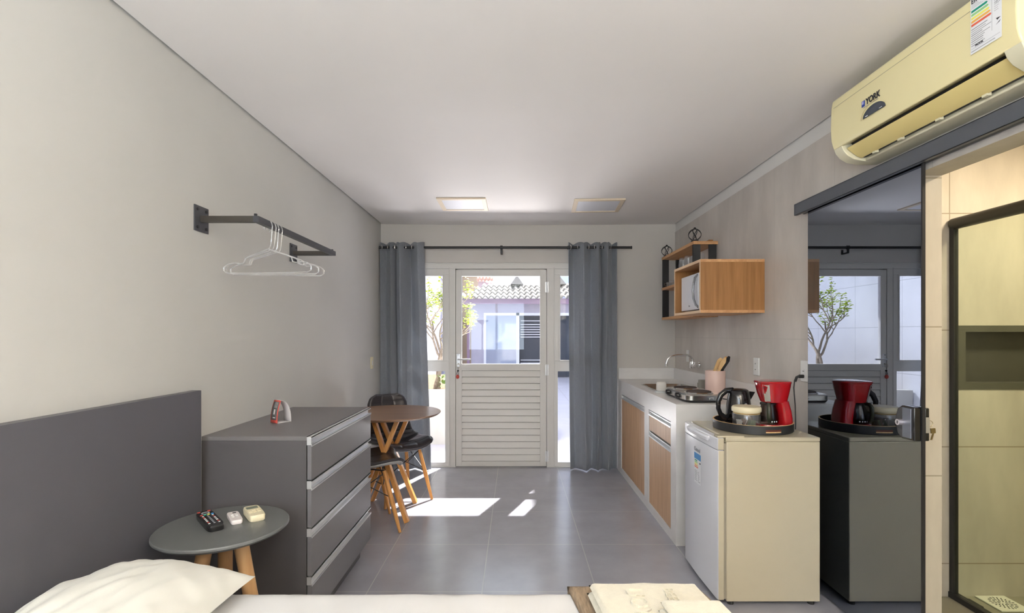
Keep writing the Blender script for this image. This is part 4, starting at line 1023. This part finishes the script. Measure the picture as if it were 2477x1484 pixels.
def folded_towel(name, cx0, cx1, cy0, cy1, z0_, h, lab, seedv, skew=0.0, layers=2):
    t = thing(name, lab, 'towel', ((cx0+cx1)/2, (cy0+cy1)/2, z0_))
    for l in range(layers):
        za, zb = z0_+h*l/layers, z0_+h*(l+1)/layers-.001
        b = B(); n = 44
        def top(u, v, za=za, zb=zb, up=True, l=l):
            ins = .006*(l % 2)
            x = cx0+ins+(cx1-cx0-2*ins)*u; y = cy0+(cy1-cy0)*v
            x += skew*(cy1-y)
            e = min(min(u, 1-u)*(cx1-cx0), min(v, 1-v)*(cy1-cy0)); rd = min(1, e/.016); q = math.sqrt(max(0, 1-(1-rd)**2))
            m_ = (za+zb)/2; hh = (zb-za)/2
            z = m_+(hh*q if up else -hh*q)
            if up and l == layers-1: z += noise.noise(Vector((x*14, y*14, seedv)))*.004*rd
            return (x, y, z)
        b.grid(lambda u, v: top(u, v), n, n); b.grid(lambda u, v: top(u, v, up=False), n, n)
        o = b.build('folded_layer', TOWEL, t, smooth=True, angle=180)
    return t
tw = folded_towel('bath_towel', .222, .565, .95, 1.578, BT+.028, .050, 'large folded cream towel with raised lettering at the foot of the bed', 5, skew=.10, layers=2)
zt = BT+.028+.0505
def tow_letters(s, size, x, y):
    return text_mesh('raised_lettering', s, size, basis((x, y, zt+.001), (0, -1, 0), (1, 0, 0)), TOWEL, tw, extrude=.0040, bold=-.001)
tow_letters('UOY', .074, .352, 1.452)
tow_letters('BEE', .046, .455, 1.490)
folded_towel('hand_towel', .390, .565, 1.02, 1.385, BT+.080, .045, 'smaller folded cream towel on top of the large towel', 9, skew=.12, layers=2)

# ------------------------------------------------------------------ side table and remotes
sx, sy_, sz, sr = -1.074, 1.862, .645, .222
t = thing('side_table', 'round grey side table on three pine legs between bed and dresser', 'side table', (sx, sy_, 0))
b = B(); b.lathe([(.001, 0), (sr-.012, 0), (sr, .010), (sr, .016), (sr-.003, .020), (.001, .020)], (sx, sy_, sz-.020), 80); b.build('tabletop', GREYTOP, t, smooth=True, angle=30)
for a in (R(2), R(114), R(232)):
    b = B(); p0 = Vector((sx+.055*math.cos(a), sy_+.055*math.sin(a), sz-.021)); p1 = Vector((sx+.170*math.cos(a), sy_+.150*math.sin(a), .0))
    b.tube([p0, p1], .026, 20, r1=.022); b.build('leg', PINE, t, smooth=True)
def remote(name, c, d, L, W, H, lab, mm):
    d = Vector((d[0], d[1], 0)).normalized(); a = math.atan2(d.y, d.x)-math.pi/2
    t = thing(name, lab, 'remote control', (c[0], c[1], sz), None, a)
    b = B(); b.loft([(0, 0, 0, W*.42, L*.485, 6), (.002, 0, 0, W*.48, L*.495, 6), (H*.75, 0, 0, W*.5, L*.5, 6), (H, 0, 0, W*.46, L*.48, 6)], 48); b.build('case', mm, t, smooth=True, local=True)
    return t
T1 = remote('tv_remote', (-1.133, 1.877), (-.179, .188), .205, .058, .022, 'black television remote with coloured buttons on the grey side table', BLKPL)
cols = [CARDRED, WHITEPL, C_BLUE, C_YEL, C_TEAL, GREYINK]
def btn(t, x, y, w, h, z, mm, nm='button'):
    b = B(); b.box(x-w/2, x+w/2, y-h/2, y+h/2, z-.001, z+.0018); return b.build(nm, mm, t, local=True)
for x, y, c in ((-.018, .088, 0), (.016, .088, 0)): btn(T1, x, y, .010, .006, .022, cols[c])
for i in range(4): btn(T1, -.018+.012*i, .045, .008, .005, .022, cols[(0, 4, 3, 2)[i]])
for r_ in range(7):
    for c in range(3):
        btn(T1, -.016+.016*c, .030-r_*.016, .0060, .0032, .0215, [WHITEPL, GREYINK, WHITEPL, CARDRED][(r_*3+c*2) % 4 if r_ in (1, 5) else 1 if c == 1 else 0])
b = B(); b.lathe([(.014, 0), (.014, .0012), (.010, .0012), (.010, 0), (.014, 0)], (0, .066, .0222), 24); b.build('ring_button', GREYINK, T1, local=True)
T2 = remote('fan_remote', (-1.062, 1.915), (-.108, .14), .115, .042, .016, 'small pale rounded remote in the middle of the side table', LILAC)
btn(T2, .004, .036, .012, .007, .016, BLACK)
for r_ in range(3):
    for c in range(2): btn(T2, -.007+.014*c, .014-r_*.014, .008, .003, .0155, WHITEPL)
T3 = remote('ac_remote', (-1.008, 1.952), (-.109, .134), .135, .058, .024, 'cream air conditioner remote with small screen on the side table', CREAMPL)
btn(T3, 0, .036, .040, .026, .0235, LCD, 'screen')
for r_ in range(3):
    for c in range(3): btn(T3, -.015+.015*c, .006-r_*.014, .011, .007, .0235, mat('cream_button', (.75, .66, .45), .5) if (r_, c) == (0, 0) else MATS['cream_button'])

# ------------------------------------------------------------------ dresser
d0, d1, dxf, dz = 2.195, 3.095, -.885, .905
t = thing('chest_of_drawers', 'dark grey four drawer chest along the left wall with silver handle rails', 'chest of drawers', (-1.12, 2.645, 0))
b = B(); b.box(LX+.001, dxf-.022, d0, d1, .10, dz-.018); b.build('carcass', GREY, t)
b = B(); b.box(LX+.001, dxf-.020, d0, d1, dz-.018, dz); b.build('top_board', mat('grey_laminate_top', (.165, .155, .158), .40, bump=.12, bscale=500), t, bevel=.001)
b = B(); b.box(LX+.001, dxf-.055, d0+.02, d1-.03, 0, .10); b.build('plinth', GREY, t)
tops = [.903, .712, .505, .295]
bots = [.714, .507, .297, .102]
FR = mat('drawer_front_laminate_sheen', (.170, .165, .175), .40, bump=.15, bscale=500)  # same grey laminate, floor bounce and sheen lightened into the colour
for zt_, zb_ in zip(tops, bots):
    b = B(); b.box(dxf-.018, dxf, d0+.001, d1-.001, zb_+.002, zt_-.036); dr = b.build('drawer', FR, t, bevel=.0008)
    b = B(); z_ = zt_-.036
    b.box(dxf-.020, dxf+.003, d0, d1, z_, z_+.0025); b.box(dxf+.0005, dxf+.003, d0, d1, z_-.006, z_+.005)
    b.box(dxf-.020, dxf-.0165, d0, d1, z_, zt_-.001); b.box(dxf-.020, dxf+.001, d0, d1, zt_-.004, zt_-.001); b.box(dxf-.002, dxf+.001, d0, d1, zt_-.009, zt_-.001)
    b.build('handle_rail', ALU, dr)
    b = B(); b.box(dxf-.0195, dxf, d0-.001, d0, z_, zt_-.001); b.build('rail_end_cap', ALU, dr)
# small card stand
t = thing('card_stand', 'small folded information card standing on the grey chest of drawers', 'card', (-1.183, 2.555, dz))
def arc_pts(n=14):
    L_ = []
    for i in range(n+1):
        q = i/n; L_.append((-.040+.020*q+.018*math.sin(q*math.pi*.5)*.0-.006*math.sin(q*math.pi), .112*q))
    return L_
frontp = arc_pts(); apex = frontp[-1]
backp = []
for i in range(13):
    q = i/12; backp.append((apex[0]+(.034-apex[0])*math.sin(q*math.pi/2)*1.0, apex[1]*math.cos(q*math.pi/2)**.8))
rzc = R(56)
RT = Matrix.Translation((-1.183, 2.56, dz+.0005)) @ Matrix.Rotation(rzc, 4, 'Z')
def strip(pl, nm, mats_, w0=-.030, w1=.030, off=0.0, par=None, q0=0.0, q1=1.0):
    b = B(); b.T = RT
    n = len(pl)-1
    def f(u, v):
        s = (q0+(q1-q0)*v)*n; i = min(int(s), n-1); k_ = s-i
        a = Vector(pl[i]); c = Vector(pl[i+1]); p = a.lerp(c, k_); d_ = (c-a).normalized(); nn = Vector((-d_.y, d_.x))
        p = p+nn*off
        return (p.x, w0+(w1-w0)*u, max(p.y, .0004))
    b.grid(f, 2, n); return b.build(nm, mats_, par, smooth=True, solid=.0008)
fp = strip(frontp, 'front_panel', CARDRED, par=t); strip(backp, 'back_panel', CARDIN, par=t)
strip([(-.040, .0005), (.034, .0005)], 'base_panel', CARDIN, par=t)
strip(frontp, 'printed_face', CARDGREY, -.023, .023, .0014, fp, .14, .93)
b = B(); b.T = RT
def fpt(q, w, off):
    s = q*14; i = min(int(s), 13); a = Vector(frontp[i]); c = Vector(frontp[i+1]); p = a.lerp(c, s-i); d_ = (c-a).normalized(); nn = Vector((-d_.y, d_.x)); p += nn*off
    return (p.x, w, p.y)
for q in (.88, .83, .78, .73, .68): b.quad(fpt(q, -.017, .0022), fpt(q, .010, .0022), fpt(q+.012, .010, .0022), fpt(q+.012, -.017, .0022))
b.quad(fpt(.38, -.006, .0022), fpt(.38, .006, .0022), fpt(.60, .006, .0022), fpt(.60, -.006, .0022)); b.quad(fpt(.22, -.012, .0022), fpt(.22, .008, .0022), fpt(.26, .008, .0022), fpt(.26, -.012, .0022))
b.build('print_lines', CARDIN, fp)

# ------------------------------------------------------------------ dining table
tcx, tcy, tcr = -.968, 3.895, .390
t = thing('dining_table', 'round walnut topped table with crossed beech legs beside the curtain', 'table', (tcx, tcy, 0))
b = B(); b.lathe([(.001, 0), (tcr-.018, 0), (tcr-.002, .012), (tcr, .016), (tcr-.003, .019), (.001, .019)], (tcx, tcy, .734), 96); b.build('tabletop', TABLEWOOD, t, smooth=True, angle=30)
b = B(); b.box(tcx-.16, tcx+.16, tcy-.13, tcy+.13, .722, .734); b.build('apron_plate', LEGWOOD, t)
for f_, p_ in (((-.802, 4.060), (-1.075, 4.000)), ((-.778, 3.632), (-1.060, 3.775)), ((-1.145, 3.700), (-.870, 3.745)), ((-1.160, 4.110), (-.845, 4.035))):
    b = B(); b.bar((f_[0], f_[1], 0), (p_[0], p_[1], .722), .030, .048, (0, 1, 0), .030, .052); b.build('leg', LEGWOOD, t, bevel=.003)
for x_, y_ in ((-.945, 3.762), (-.965, 4.020)):
    b = B(); b.lathe([(.007, -.006), (.007, 0)], (x_, y_-.02, .37), 12, 'y'); b.build('bolt', CHROME, t)

def chair(lab):
    t = thing('dining_chair', lab, 'chair', (0, 0, 0), 'black quilted chairs at the round table')
    # profile along the shell: front edge -> seat -> back; local +x is forward
    pr = [(.235, .428), (.215, .445), (.15, .447), (.06, .437), (-.03, .430), (-.10, .436), (-.155, .462), (-.190, .515), (-.212, .59), (-.232, .67), (-.252, .75), (-.262, .800), (-.268, .825)]
    wd = [.185, .205, .225, .232, .232, .228, .215, .195, .182, .178, .172, .150, .095]
    def S(u, v, off=0.0, shrink=0.0):
        s = v*(len(pr)-1); i = min(int(s), len(pr)-2); k = s-i
        k2 = k
        a, c = Vector(pr[i]), Vector(pr[i+1]); p = a.lerp(c, k2); w = (wd[i]+(wd[i+1]-wd[i])*k)-shrink
        d = (c-a).normalized(); nn = Vector((-d.y, d.x)) if True else None
        nn = Vector((d.y, -d.x)); nn = -nn if nn.y < 0 and s < 6 else nn
        if s >= 6 and nn.x < 0: nn = -nn
        q = 2*u-1
        curl = .045*abs(q)**3 if s < 6.5 else .030*abs(q)**2.5
        up = Vector((0, 1)) if s < 6 else Vector((1, 0)).lerp(Vector((0, 1)), .2)
        p = p+up*curl+nn*off
        return (p.x, q*w, p.y)
    b = B(); b.grid(lambda u, v: S(u, v), 18, 36); b.build('shell', SHELL, t, smooth=True, solid=.008, local=True, angle=180)
    def cush(u, v):
        e = min(1, min(u, 1-u)/.10, min(v, 1-v)/.06); e = math.sqrt(max(0, 1-(1-e)**2))
        qa = (u*3) % 1; qb = (v*7) % 1
        tuft = min(1, min(qa, 1-qa)/.10 if .2 < u < .8 else 1)*.5+.5*min(1, min(qb, 1-qb)/.07)
        return S(u, v, .006+.024*e*(.72+.28*tuft), .002)
    b = B(); b.grid(cush, 48, 84); b.build('cushion', LEATHER, t, smooth=True, local=True, solid=.006, angle=180)
    b = B(); b.tube([S(0, i/30, .008) for i in range(31)]+[S(j/8, 1, .008) for j in range(1, 8)]+[S(1, 1-i/30, .008) for i in range(31)]+[S(1-j/8, 0, .008) for j in range(1, 8)], .0055, 6, True); b.build('piping', LEATHER, t, smooth=True, local=True)
    tops_ = [(.12, .13), (.12, -.13), (-.11, .12), (-.11, -.12)]; feet = [(.215, .200), (.215, -.200), (-.215, .195), (-.215, -.195)]
    for (a, c), (e, f) in zip(tops_, feet):
        b = B(); b.tube([(a, c, .415), (a+(e-a)*.5, c+(f-c)*.5, .21), (e, f, .002)], [.013, .0165, .010], 14); b.build('leg', LEGWOOD, t, smooth=True, local=True)
    def lp(i, z):
        (a, c), (e, f) = tops_[i], feet[i]; k = 1-z/.415; return (a+(e-a)*k, c+(f-c)*k, z)
    for i, j in ((0, 1), (1, 3), (3, 2), (2, 0)):
        b = B(); b.tube([lp(i, .235), lp(j, .400)], .0035, 6); b.tube([lp(i, .400), lp(j, .235)], .0035, 6); b.build('wire_brace', BLACK, t, local=True)
    b = B()
    for i in range(4): b.tube([lp(i, .415), (0, 0, .412)], .005, 6)
    b.build('under_frame', BLACK, t, local=True)
    return t
c1 = chair('black quilted chair behind the round table, its back against the curtain')
c1.location = (-.972, 4.19, 0); c1.rotation_euler.z = math.atan2(-.8, .6)
c2 = copy_tree(c1); c2['label'] = 'black quilted chair between the round table and the grey chest of drawers'
c2.location = (-1.062, 3.54, 0); c2.rotation_euler.z = math.atan2(.40, .92)

# ------------------------------------------------------------------ outside
b = B(); b.box(-12, 14, BY+.15, 40, -.12, -.02); struct('ground', b, GROUND)
b = B(); b.box(-1.95, -1.80, BY+.15, 10.9, -.02, 2.75); tag(b.build('garden_wall', EXTW, None), 'pale tiled boundary wall left of the patio behind the small tree', 'wall')
b = B(); b.box(-1.79, 1.79, BY+.15, 6.10, 2.52, 2.62)
tag(b.build('assumed_canopy', WHITEW, None), 'assumed flat canopy slab, unseen outside above the glazed door', 'canopy')  # unseen slab, assumed from the sun patch, trims its near edge
t = thing('planter', 'raised white planter wall along the patio left of the door', 'planter', (-1.3, 6.6, 0))
b = B(); b.box(-1.79, -.72, 6.31, 6.43, -.02, .655); b.box(-.82, -.72, 6.43, 9.6, -.02, .655); b.build('planter_wall', PLANTW, t)
b = B(); b.box(-1.79, -.82, 6.43, 9.6, -.02, .60); b.build('planting_soil', SOIL, t)
# tree
def tree():
    rnd = random.Random(21)
    t = thing('small_tree', 'small twisted tree with yellow green leaves growing in the white planter', 'tree', (-1.09, 7.02, .60))
    tb = B(); lf = B(); twigs = []
    def branch(p, d, L, r, lev):
        pts = [p.copy()]; n = 6
        for i in range(n):
            d = (d+Vector((rnd.uniform(-.28, .28), rnd.uniform(-.28, .28), rnd.uniform(-.05, .22)))).normalized()
            p = p+d*L/n; p.x = min(max(p.x, -1.76), -.62 if p.z < 1.9 else -.50); pts.append(p.copy())
        tb.tube(pts, [r*(1-.45*i/n) for i in range(n+1)], 7)
        if lev == 0: twigs.append((pts, L)); return
        for k in range(3 if lev > 1 else 3):
            q = pts[rnd.randint(3, n)]; a = rnd.uniform(0, 6.28)
            nd = (d*.8+Vector((math.cos(a), math.sin(a), rnd.uniform(.1, .7)))*.75).normalized()
            branch(q, nd, L*rnd.uniform(.55, .8), r*.55, lev-1)
    # twisted double trunk
    for ph in (0, math.pi):
        tb.tube([(-1.09+.022*math.cos(ph+i*.55)+.006*i, 7.02+.022*math.sin(ph+i*.55), .59+.055*i) for i in range(11)], [.030-.0012*i for i in range(11)], 8)
    base = Vector((-1.03, 7.02, 1.14))
    for a in (.2, 1.5, 2.9, 4.3, 5.4):
        branch(base-Vector((0, 0, rnd.uniform(0, .15))), Vector((math.cos(a)*.6, math.sin(a)*.6, .8)).normalized(), .56, .017, 2)
    tb.build('trunk', BARK, t, smooth=True)
    for pts, L in twigs:
        for q in pts[3:]:
            for k in range(5):
                c = q+Vector((rnd.uniform(-.05, .05), rnd.uniform(-.05, .05), rnd.uniform(-.05, .05)))
                c.x = max(c.x, -1.76)
                a = rnd.uniform(0, 6.28); s = rnd.uniform(.032, .055)
                ax = Vector((math.cos(a), math.sin(a), rnd.uniform(-.6, .4))).normalized(); sd = ax.cross(Vector((rnd.uniform(-.4, .4), rnd.uniform(-.4, .4), 1))).normalized()
                up = sd.cross(ax)*.12*s
                lf.add([c, c+ax*s*.5+sd*s*.42-up, c+ax*s*1.25, c+ax*s*.5-sd*s*.42-up, c+ax*s*.5+up], [(0, 1, 4), (1, 2, 4), (2, 3, 4), (3, 0, 4)])
    o = lf.build('foliage', LEAF, t)
    return t
tree()
b = B(); rnd = random.Random(4)
for k in range(46):
    a = rnd.uniform(0, 6.28); c = Vector((-.98+rnd.uniform(-.06, .06), 6.96+rnd.uniform(-.06, .06), .61+rnd.uniform(0, .16))); ax = Vector((math.cos(a), math.sin(a), rnd.uniform(.2, 1))).normalized(); sd = ax.cross(Vector((0, 0, 1))).normalized(); s = .07
    b.add([c, c+ax*s*.5+sd*s*.28, c+ax*s*1.2, c+ax*s*.5-sd*s*.28], [(0, 1, 2, 3)])
tag(b.build('ground_shrub', mat('shrub_leaves', (.28, .42, .12), .5, var=.3), None), 'low leafy shrub at the foot of the small tree in the planter', 'shrub')

# house across the patio
HY = 16.0
t = thing('neighbour_house', 'low lilac house with clay tile roof across the patio', 'house', (2.5, 17.5, -.02))
b = B(); hx0, hx1 = -1.40, 6.0
b.box(hx0, -1.00, HY, HY+.2, -.02, 2.40); b.box(2.2, hx1, HY, HY+.2, -.02, 2.40); b.box(-1.00, 2.2, HY, HY+.2, 2.045, 2.40)
b.box(hx0, hx0+.2, HY+.2, HY+5, -.02, 2.40); b.box(hx0, hx1, HY+3.5, HY+3.7, -.02, 2.40)
b.build('house_wall', HOUSEW, t)
b = B(); b.box(hx0-.30, hx1, HY-.42, HY-.34, 2.30, 2.47); b.box(hx0-.30, hx1, HY-.34, HY+.0, 2.38, 2.41); b.build('fascia', FASCIA, t, bevel=.01)
b = B(); b.box(hx0-.10, hx0-.02, HY-.35, HY-.27, 0, 2.40); b.build('downpipe', FASCIA, t)
for k in range(4):
    y0_ = HY-.5+k*.62; z0_ = 2.47+k*.165
    b = B(); W0 = hx0-.38+k*.20; per = .185
    def rf(u, v, y0_=y0_, z0_=z0_, W0=W0):
        x = W0+(hx1-W0)*u; return (x, y0_+.68*v, z0_+.19*v+.038*math.cos(x/per*2*math.pi)+.02*(1-v))
    b.grid(rf, 420, 2); b.build('roof_tile_course', ROOFT, t, smooth=True, solid=.014, angle=180)
b = B(); b.box(hx0, hx1, HY-.4, HY+4.0, 2.40, 2.44); b.build('soffit', HFRAME, t)
for rx_, rw in ((.05, .22), (1.5, .26)):
    b = B(); b.prism([(rx_-rw, 3.10), (rx_+rw, 3.10), (rx_, 3.42)], HY+1.5, HY+1.9, 'y'); b.build('roof_ridge', mat('roof_ridge_mortar', (.36, .33, .30), .9) if 'roof_ridge_mortar' not in MATS else MATS['roof_ridge_mortar'], t)
b = B()
for x0_, x1_ in ((-1.0, -.93), (.02, .12), (2.13, 2.2)): b.box(x0_, x1_, HY-.02, HY+.05, 0, 2.045)
b.box(-.93, 2.13, HY-.02, HY+.05, 1.96, 2.045)
wf = b.build('sliding_window_frame', HFRAME, t)
b = B(); b.box(-.93, .02, HY+.02, HY+.03, 0, 1.96); b.build('window_pane', HPANE, wf)
b = B(); b.box(.12, 2.13, HY+.30, HY+.34, 0, 1.96); b.build('dark_interior', SHUT, wf)
b = B()
for z_ in (1.80, 1.68, 1.60, 1.52, 1.44, 1.36, 1.28, .54, .44, .36, .28): b.box(.16, .78, HY+.25, HY+.28, z_-.014, z_+.014)
b.box(.80, .815, HY+.25, HY+.28, .2, 1.70); b.build('blind_slats', SLAT, wf)
# neighbouring buildings further back
def block(lab, x0_, x1_, y0_, y1_, z1_, mm, wins, mw):
    t = thing('apartment_building', lab, 'building', ((x0_+x1_)/2, (y0_+y1_)/2, -.02))
    b = B(); b.box(x0_, x1_, y0_, y1_, -.02, z1_); b.build('wall', mm, t)
    for a0_, a1_, c0_, c1_ in wins:
        b = B(); b.box(a0_, a1_, y0_-.05, y0_+.02, c0_, c1_); b.build('window', mw, t)
block('pink walled building behind the patio wall on the left', -4.2, -2.30, 20.0, 24, 5.5, PINKW, [(-2.75, -2.48, 3.3, 4.4)], SHUT)
block('peach walled building just right of the pink one, far left background', -2.20, -1.55, 21.0, 24, 5.4, ORANGEW, [], SHUT)
block('lilac building with a blue window behind the tiled roof on the right', 1.15, 4.5, 21.0, 25, 6.0, mat('blue_lilac_wall', (.60, .62, .74), .9), [(1.55, 2.3, 2.9, 4.2)], mat('blue_window', (.55, .62, .85), .3))
t = thing('terracotta_roof', 'small terracotta tiled roof peeking above the lilac house roof', 'roof', (-1.1, 20, 3.3))
b = B(); b.grid(lambda u, v: (-1.50+.62*u, 20-.5*v, 3.75-.32*v+.035*math.cos(u*30)), 60, 2); b.build('roof_tiles', mat('terracotta', (.62, .36, .28), .8), t, smooth=True, solid=.02, angle=180)
b = B(); b.box(-1.45, -.93, 19.6, 20.4, 2.9, 3.42); b.build('supporting_wall', PINKW, t)
# electric fence on top of the boundary wall further down
t = thing('electric_fence', 'electric fence posts with black insulators above the garden wall', 'fence', (-2.05, 12.5, 0))
for yy in (11.2, 14.5):
    b = B(); b.box(-2.06, -2.02, yy, yy+.04, -.02, 4.0); b.build('fence_post', WHITEW, t)
    for k in range(7):
        b = B(); b.lathe([(.001, 0), (.028, .01), (.028, .05), (.001, .06)], (-1.99, yy, 1.4+.36*k), 8); b.build('insulator', BLACK, t)
b = B(); b.box(-2.9, -2.10, 11.6, 15.5, -.02, 3.2); tag(b.build('side_wall', HOUSEW, None), 'grey lilac wall segment seen through the left sidelight beyond the tree', 'wall')
# right hand side building
t = thing('lean_to_building', 'pale lilac building along the right side of the patio', 'building', (2.6, 10, -.02))
b = B(); b.box(1.80, 2.0, BY+.15, 15.2, -.02, 4.85); b.build('wall', mat('pale_lilac_wall', (.60, .60, .74), .9), t)  # wall height raised to shade the patio and lower right sidelight

# ------------------------------------------------------------------ lights
def area(name, loc, rot, sx_, sy2, power, c):
    l = bpy.data.lights.new(name, 'AREA'); l.shape = 'RECTANGLE'; l.size = sx_; l.size_y = sy2; l.energy = power; l.color = c
    o = bpy.data.objects.new(name, l); col.objects.link(o); o.location = loc; o.rotation_euler = rot
    return o
area('added_panel_light', (.71, -.19, CZ-.02), (0, 0, 0), .36, .36, 7, (1, .80, .56))  # light of the added panels behind the camera
area('added_panel_light', (-.44, -.19, CZ-.02), (0, 0, 0), .36, .36, 5, (1, .88, .72))
area('assumed_window_light', ((WX0+WX1)/2, RY0-.12, (WZ0+WZ1)/2), (R(90), 0, 0), WX1-WX0, WZ1-WZ0, 22, (.80, .90, 1.0))  # added area light, stands for daylight through the assumed rear window
for ux, uy, pw, cc, lab in ((1.15, -1.1, 46, (1, .92, .82), 'added black uplighter, unseen in the rear corner on the bathroom side'), (-.75, -1.1, 60, (.90, .97, 1.0), 'added black uplighter, unseen in the rear corner beside the headboard')):  # unseen lamps added to wash the ceiling with light
    t = thing('added_uplighter', lab, 'added lamp', (ux, uy, 0))
    b = B(); b.lathe([(.001, 0), (.13, 0), (.13, .015), (.012, .025), (.012, 1.60), (.001, 1.60)], (ux, uy, 0), 28); b.build('stand', BLACK, t, smooth=True)
    b = B(); b.lathe([(.012, 1.58), (.14, 1.66), (.15, 1.68), (.145, 1.68), (.135, 1.662), (.001, 1.60)], (ux, uy, 0), 28); b.build('bowl_shade', BLACK, t, smooth=True)
    area('added_uplight', (ux, uy, 1.675), (R(180), 0, 0), .2, .2, pw, cc)
t = thing('hidden_fill_lamp', 'added flat floodlight hidden on the patio floor behind the louvred door', 'floodlight', (-.2, 7.0, 0))  # unseen lamp added to brighten the ceiling through the door glass
b = B(); b.box(-.69, .55, 6.6, 7.4, -.02, .06); b.build('housing', BLACK, t, bevel=.01)
fl = area('hidden_fill_light', (-.07, 7.0, .075), (0, 0, 0), 1.2, .76, 165, (1, .95, .92))
fl.rotation_euler = Vector((0, -.45, .9)).to_track_quat('-Z', 'Y').to_euler()
t = thing('assumed_bathroom_lamp', 'assumed round lit ceiling lamp, unseen inside the bathroom', 'ceiling light', (2.55, 1.75, BZ-.05))  # unseen lamp, assumed from the warm light in the bathroom
b = B(); b.lathe([(.14, .05), (.14, .02), (.12, 0), (.001, 0)], (2.55, 1.75, BZ-.05), 32); b.build('diffuser', mat('warm_lamp_glass', (1, .82, .5), .5, emit=2.5), t, smooth=True)
area('assumed_bathroom_light', (2.55, 1.75, BZ-.06), (0, 0, 0), .25, .25, 16, (1, .85, .62))
s = bpy.data.lights.new('sun', 'SUN'); s.energy = 9.0; s.angle = R(.6); s.color = (1, .95, .88)
so = bpy.data.objects.new('sun', s); col.objects.link(so); so.location = (4, 14, 12)
so.rotation_euler = Vector((-.37, -1, -1.08)).to_track_quat('-Z', 'Y').to_euler()
w = bpy.data.worlds.new('sky'); scene.world = w; w.use_nodes = True
nt = w.node_tree; nt.nodes.clear()
bg = nt.nodes.new('ShaderNodeBackground'); wo = nt.nodes.new('ShaderNodeOutputWorld')
sk = nt.nodes.new('ShaderNodeTexSky')
try:
    sk.sky_type = 'HOSEK_WILKIE'; sk.sun_direction = Vector((.37, 1, 1.08)).normalized(); sk.turbidity = 4; sk.ground_albedo = .5
except Exception: pass
mixn = nt.nodes.new('ShaderNodeMixRGB'); mixn.inputs[0].default_value = .55; mixn.inputs[2].default_value = (.85, .93, 1.0, 1)
nt.links.new(sk.outputs[0], mixn.inputs[1]); nt.links.new(mixn.outputs[0], bg.inputs['Color']); bg.inputs['Strength'].default_value = 1.8
nt.links.new(bg.outputs[0], wo.inputs['Surface'])

# ------------------------------------------------------------------ camera
cam = bpy.data.cameras.new('camera'); co = bpy.data.objects.new('camera', cam); col.objects.link(co)
co.location = (0, 0, 1.345); co.rotation_euler = (R(90), 0, 0)
cam.sensor_fit = 'HORIZONTAL'; cam.sensor_width = 36; cam.lens = 36*1225/2477
cam.shift_x = -(1247-1238.5)/2477; cam.shift_y = (811-742)/2477; cam.clip_start = .05; cam.clip_end = 200
scene.camera = co
vs = scene.view_settings; vs.view_transform = 'Standard'; vs.look = 'None'; vs.exposure = 0.95; vs.gamma = 1.0; vs.use_curve_mapping = False
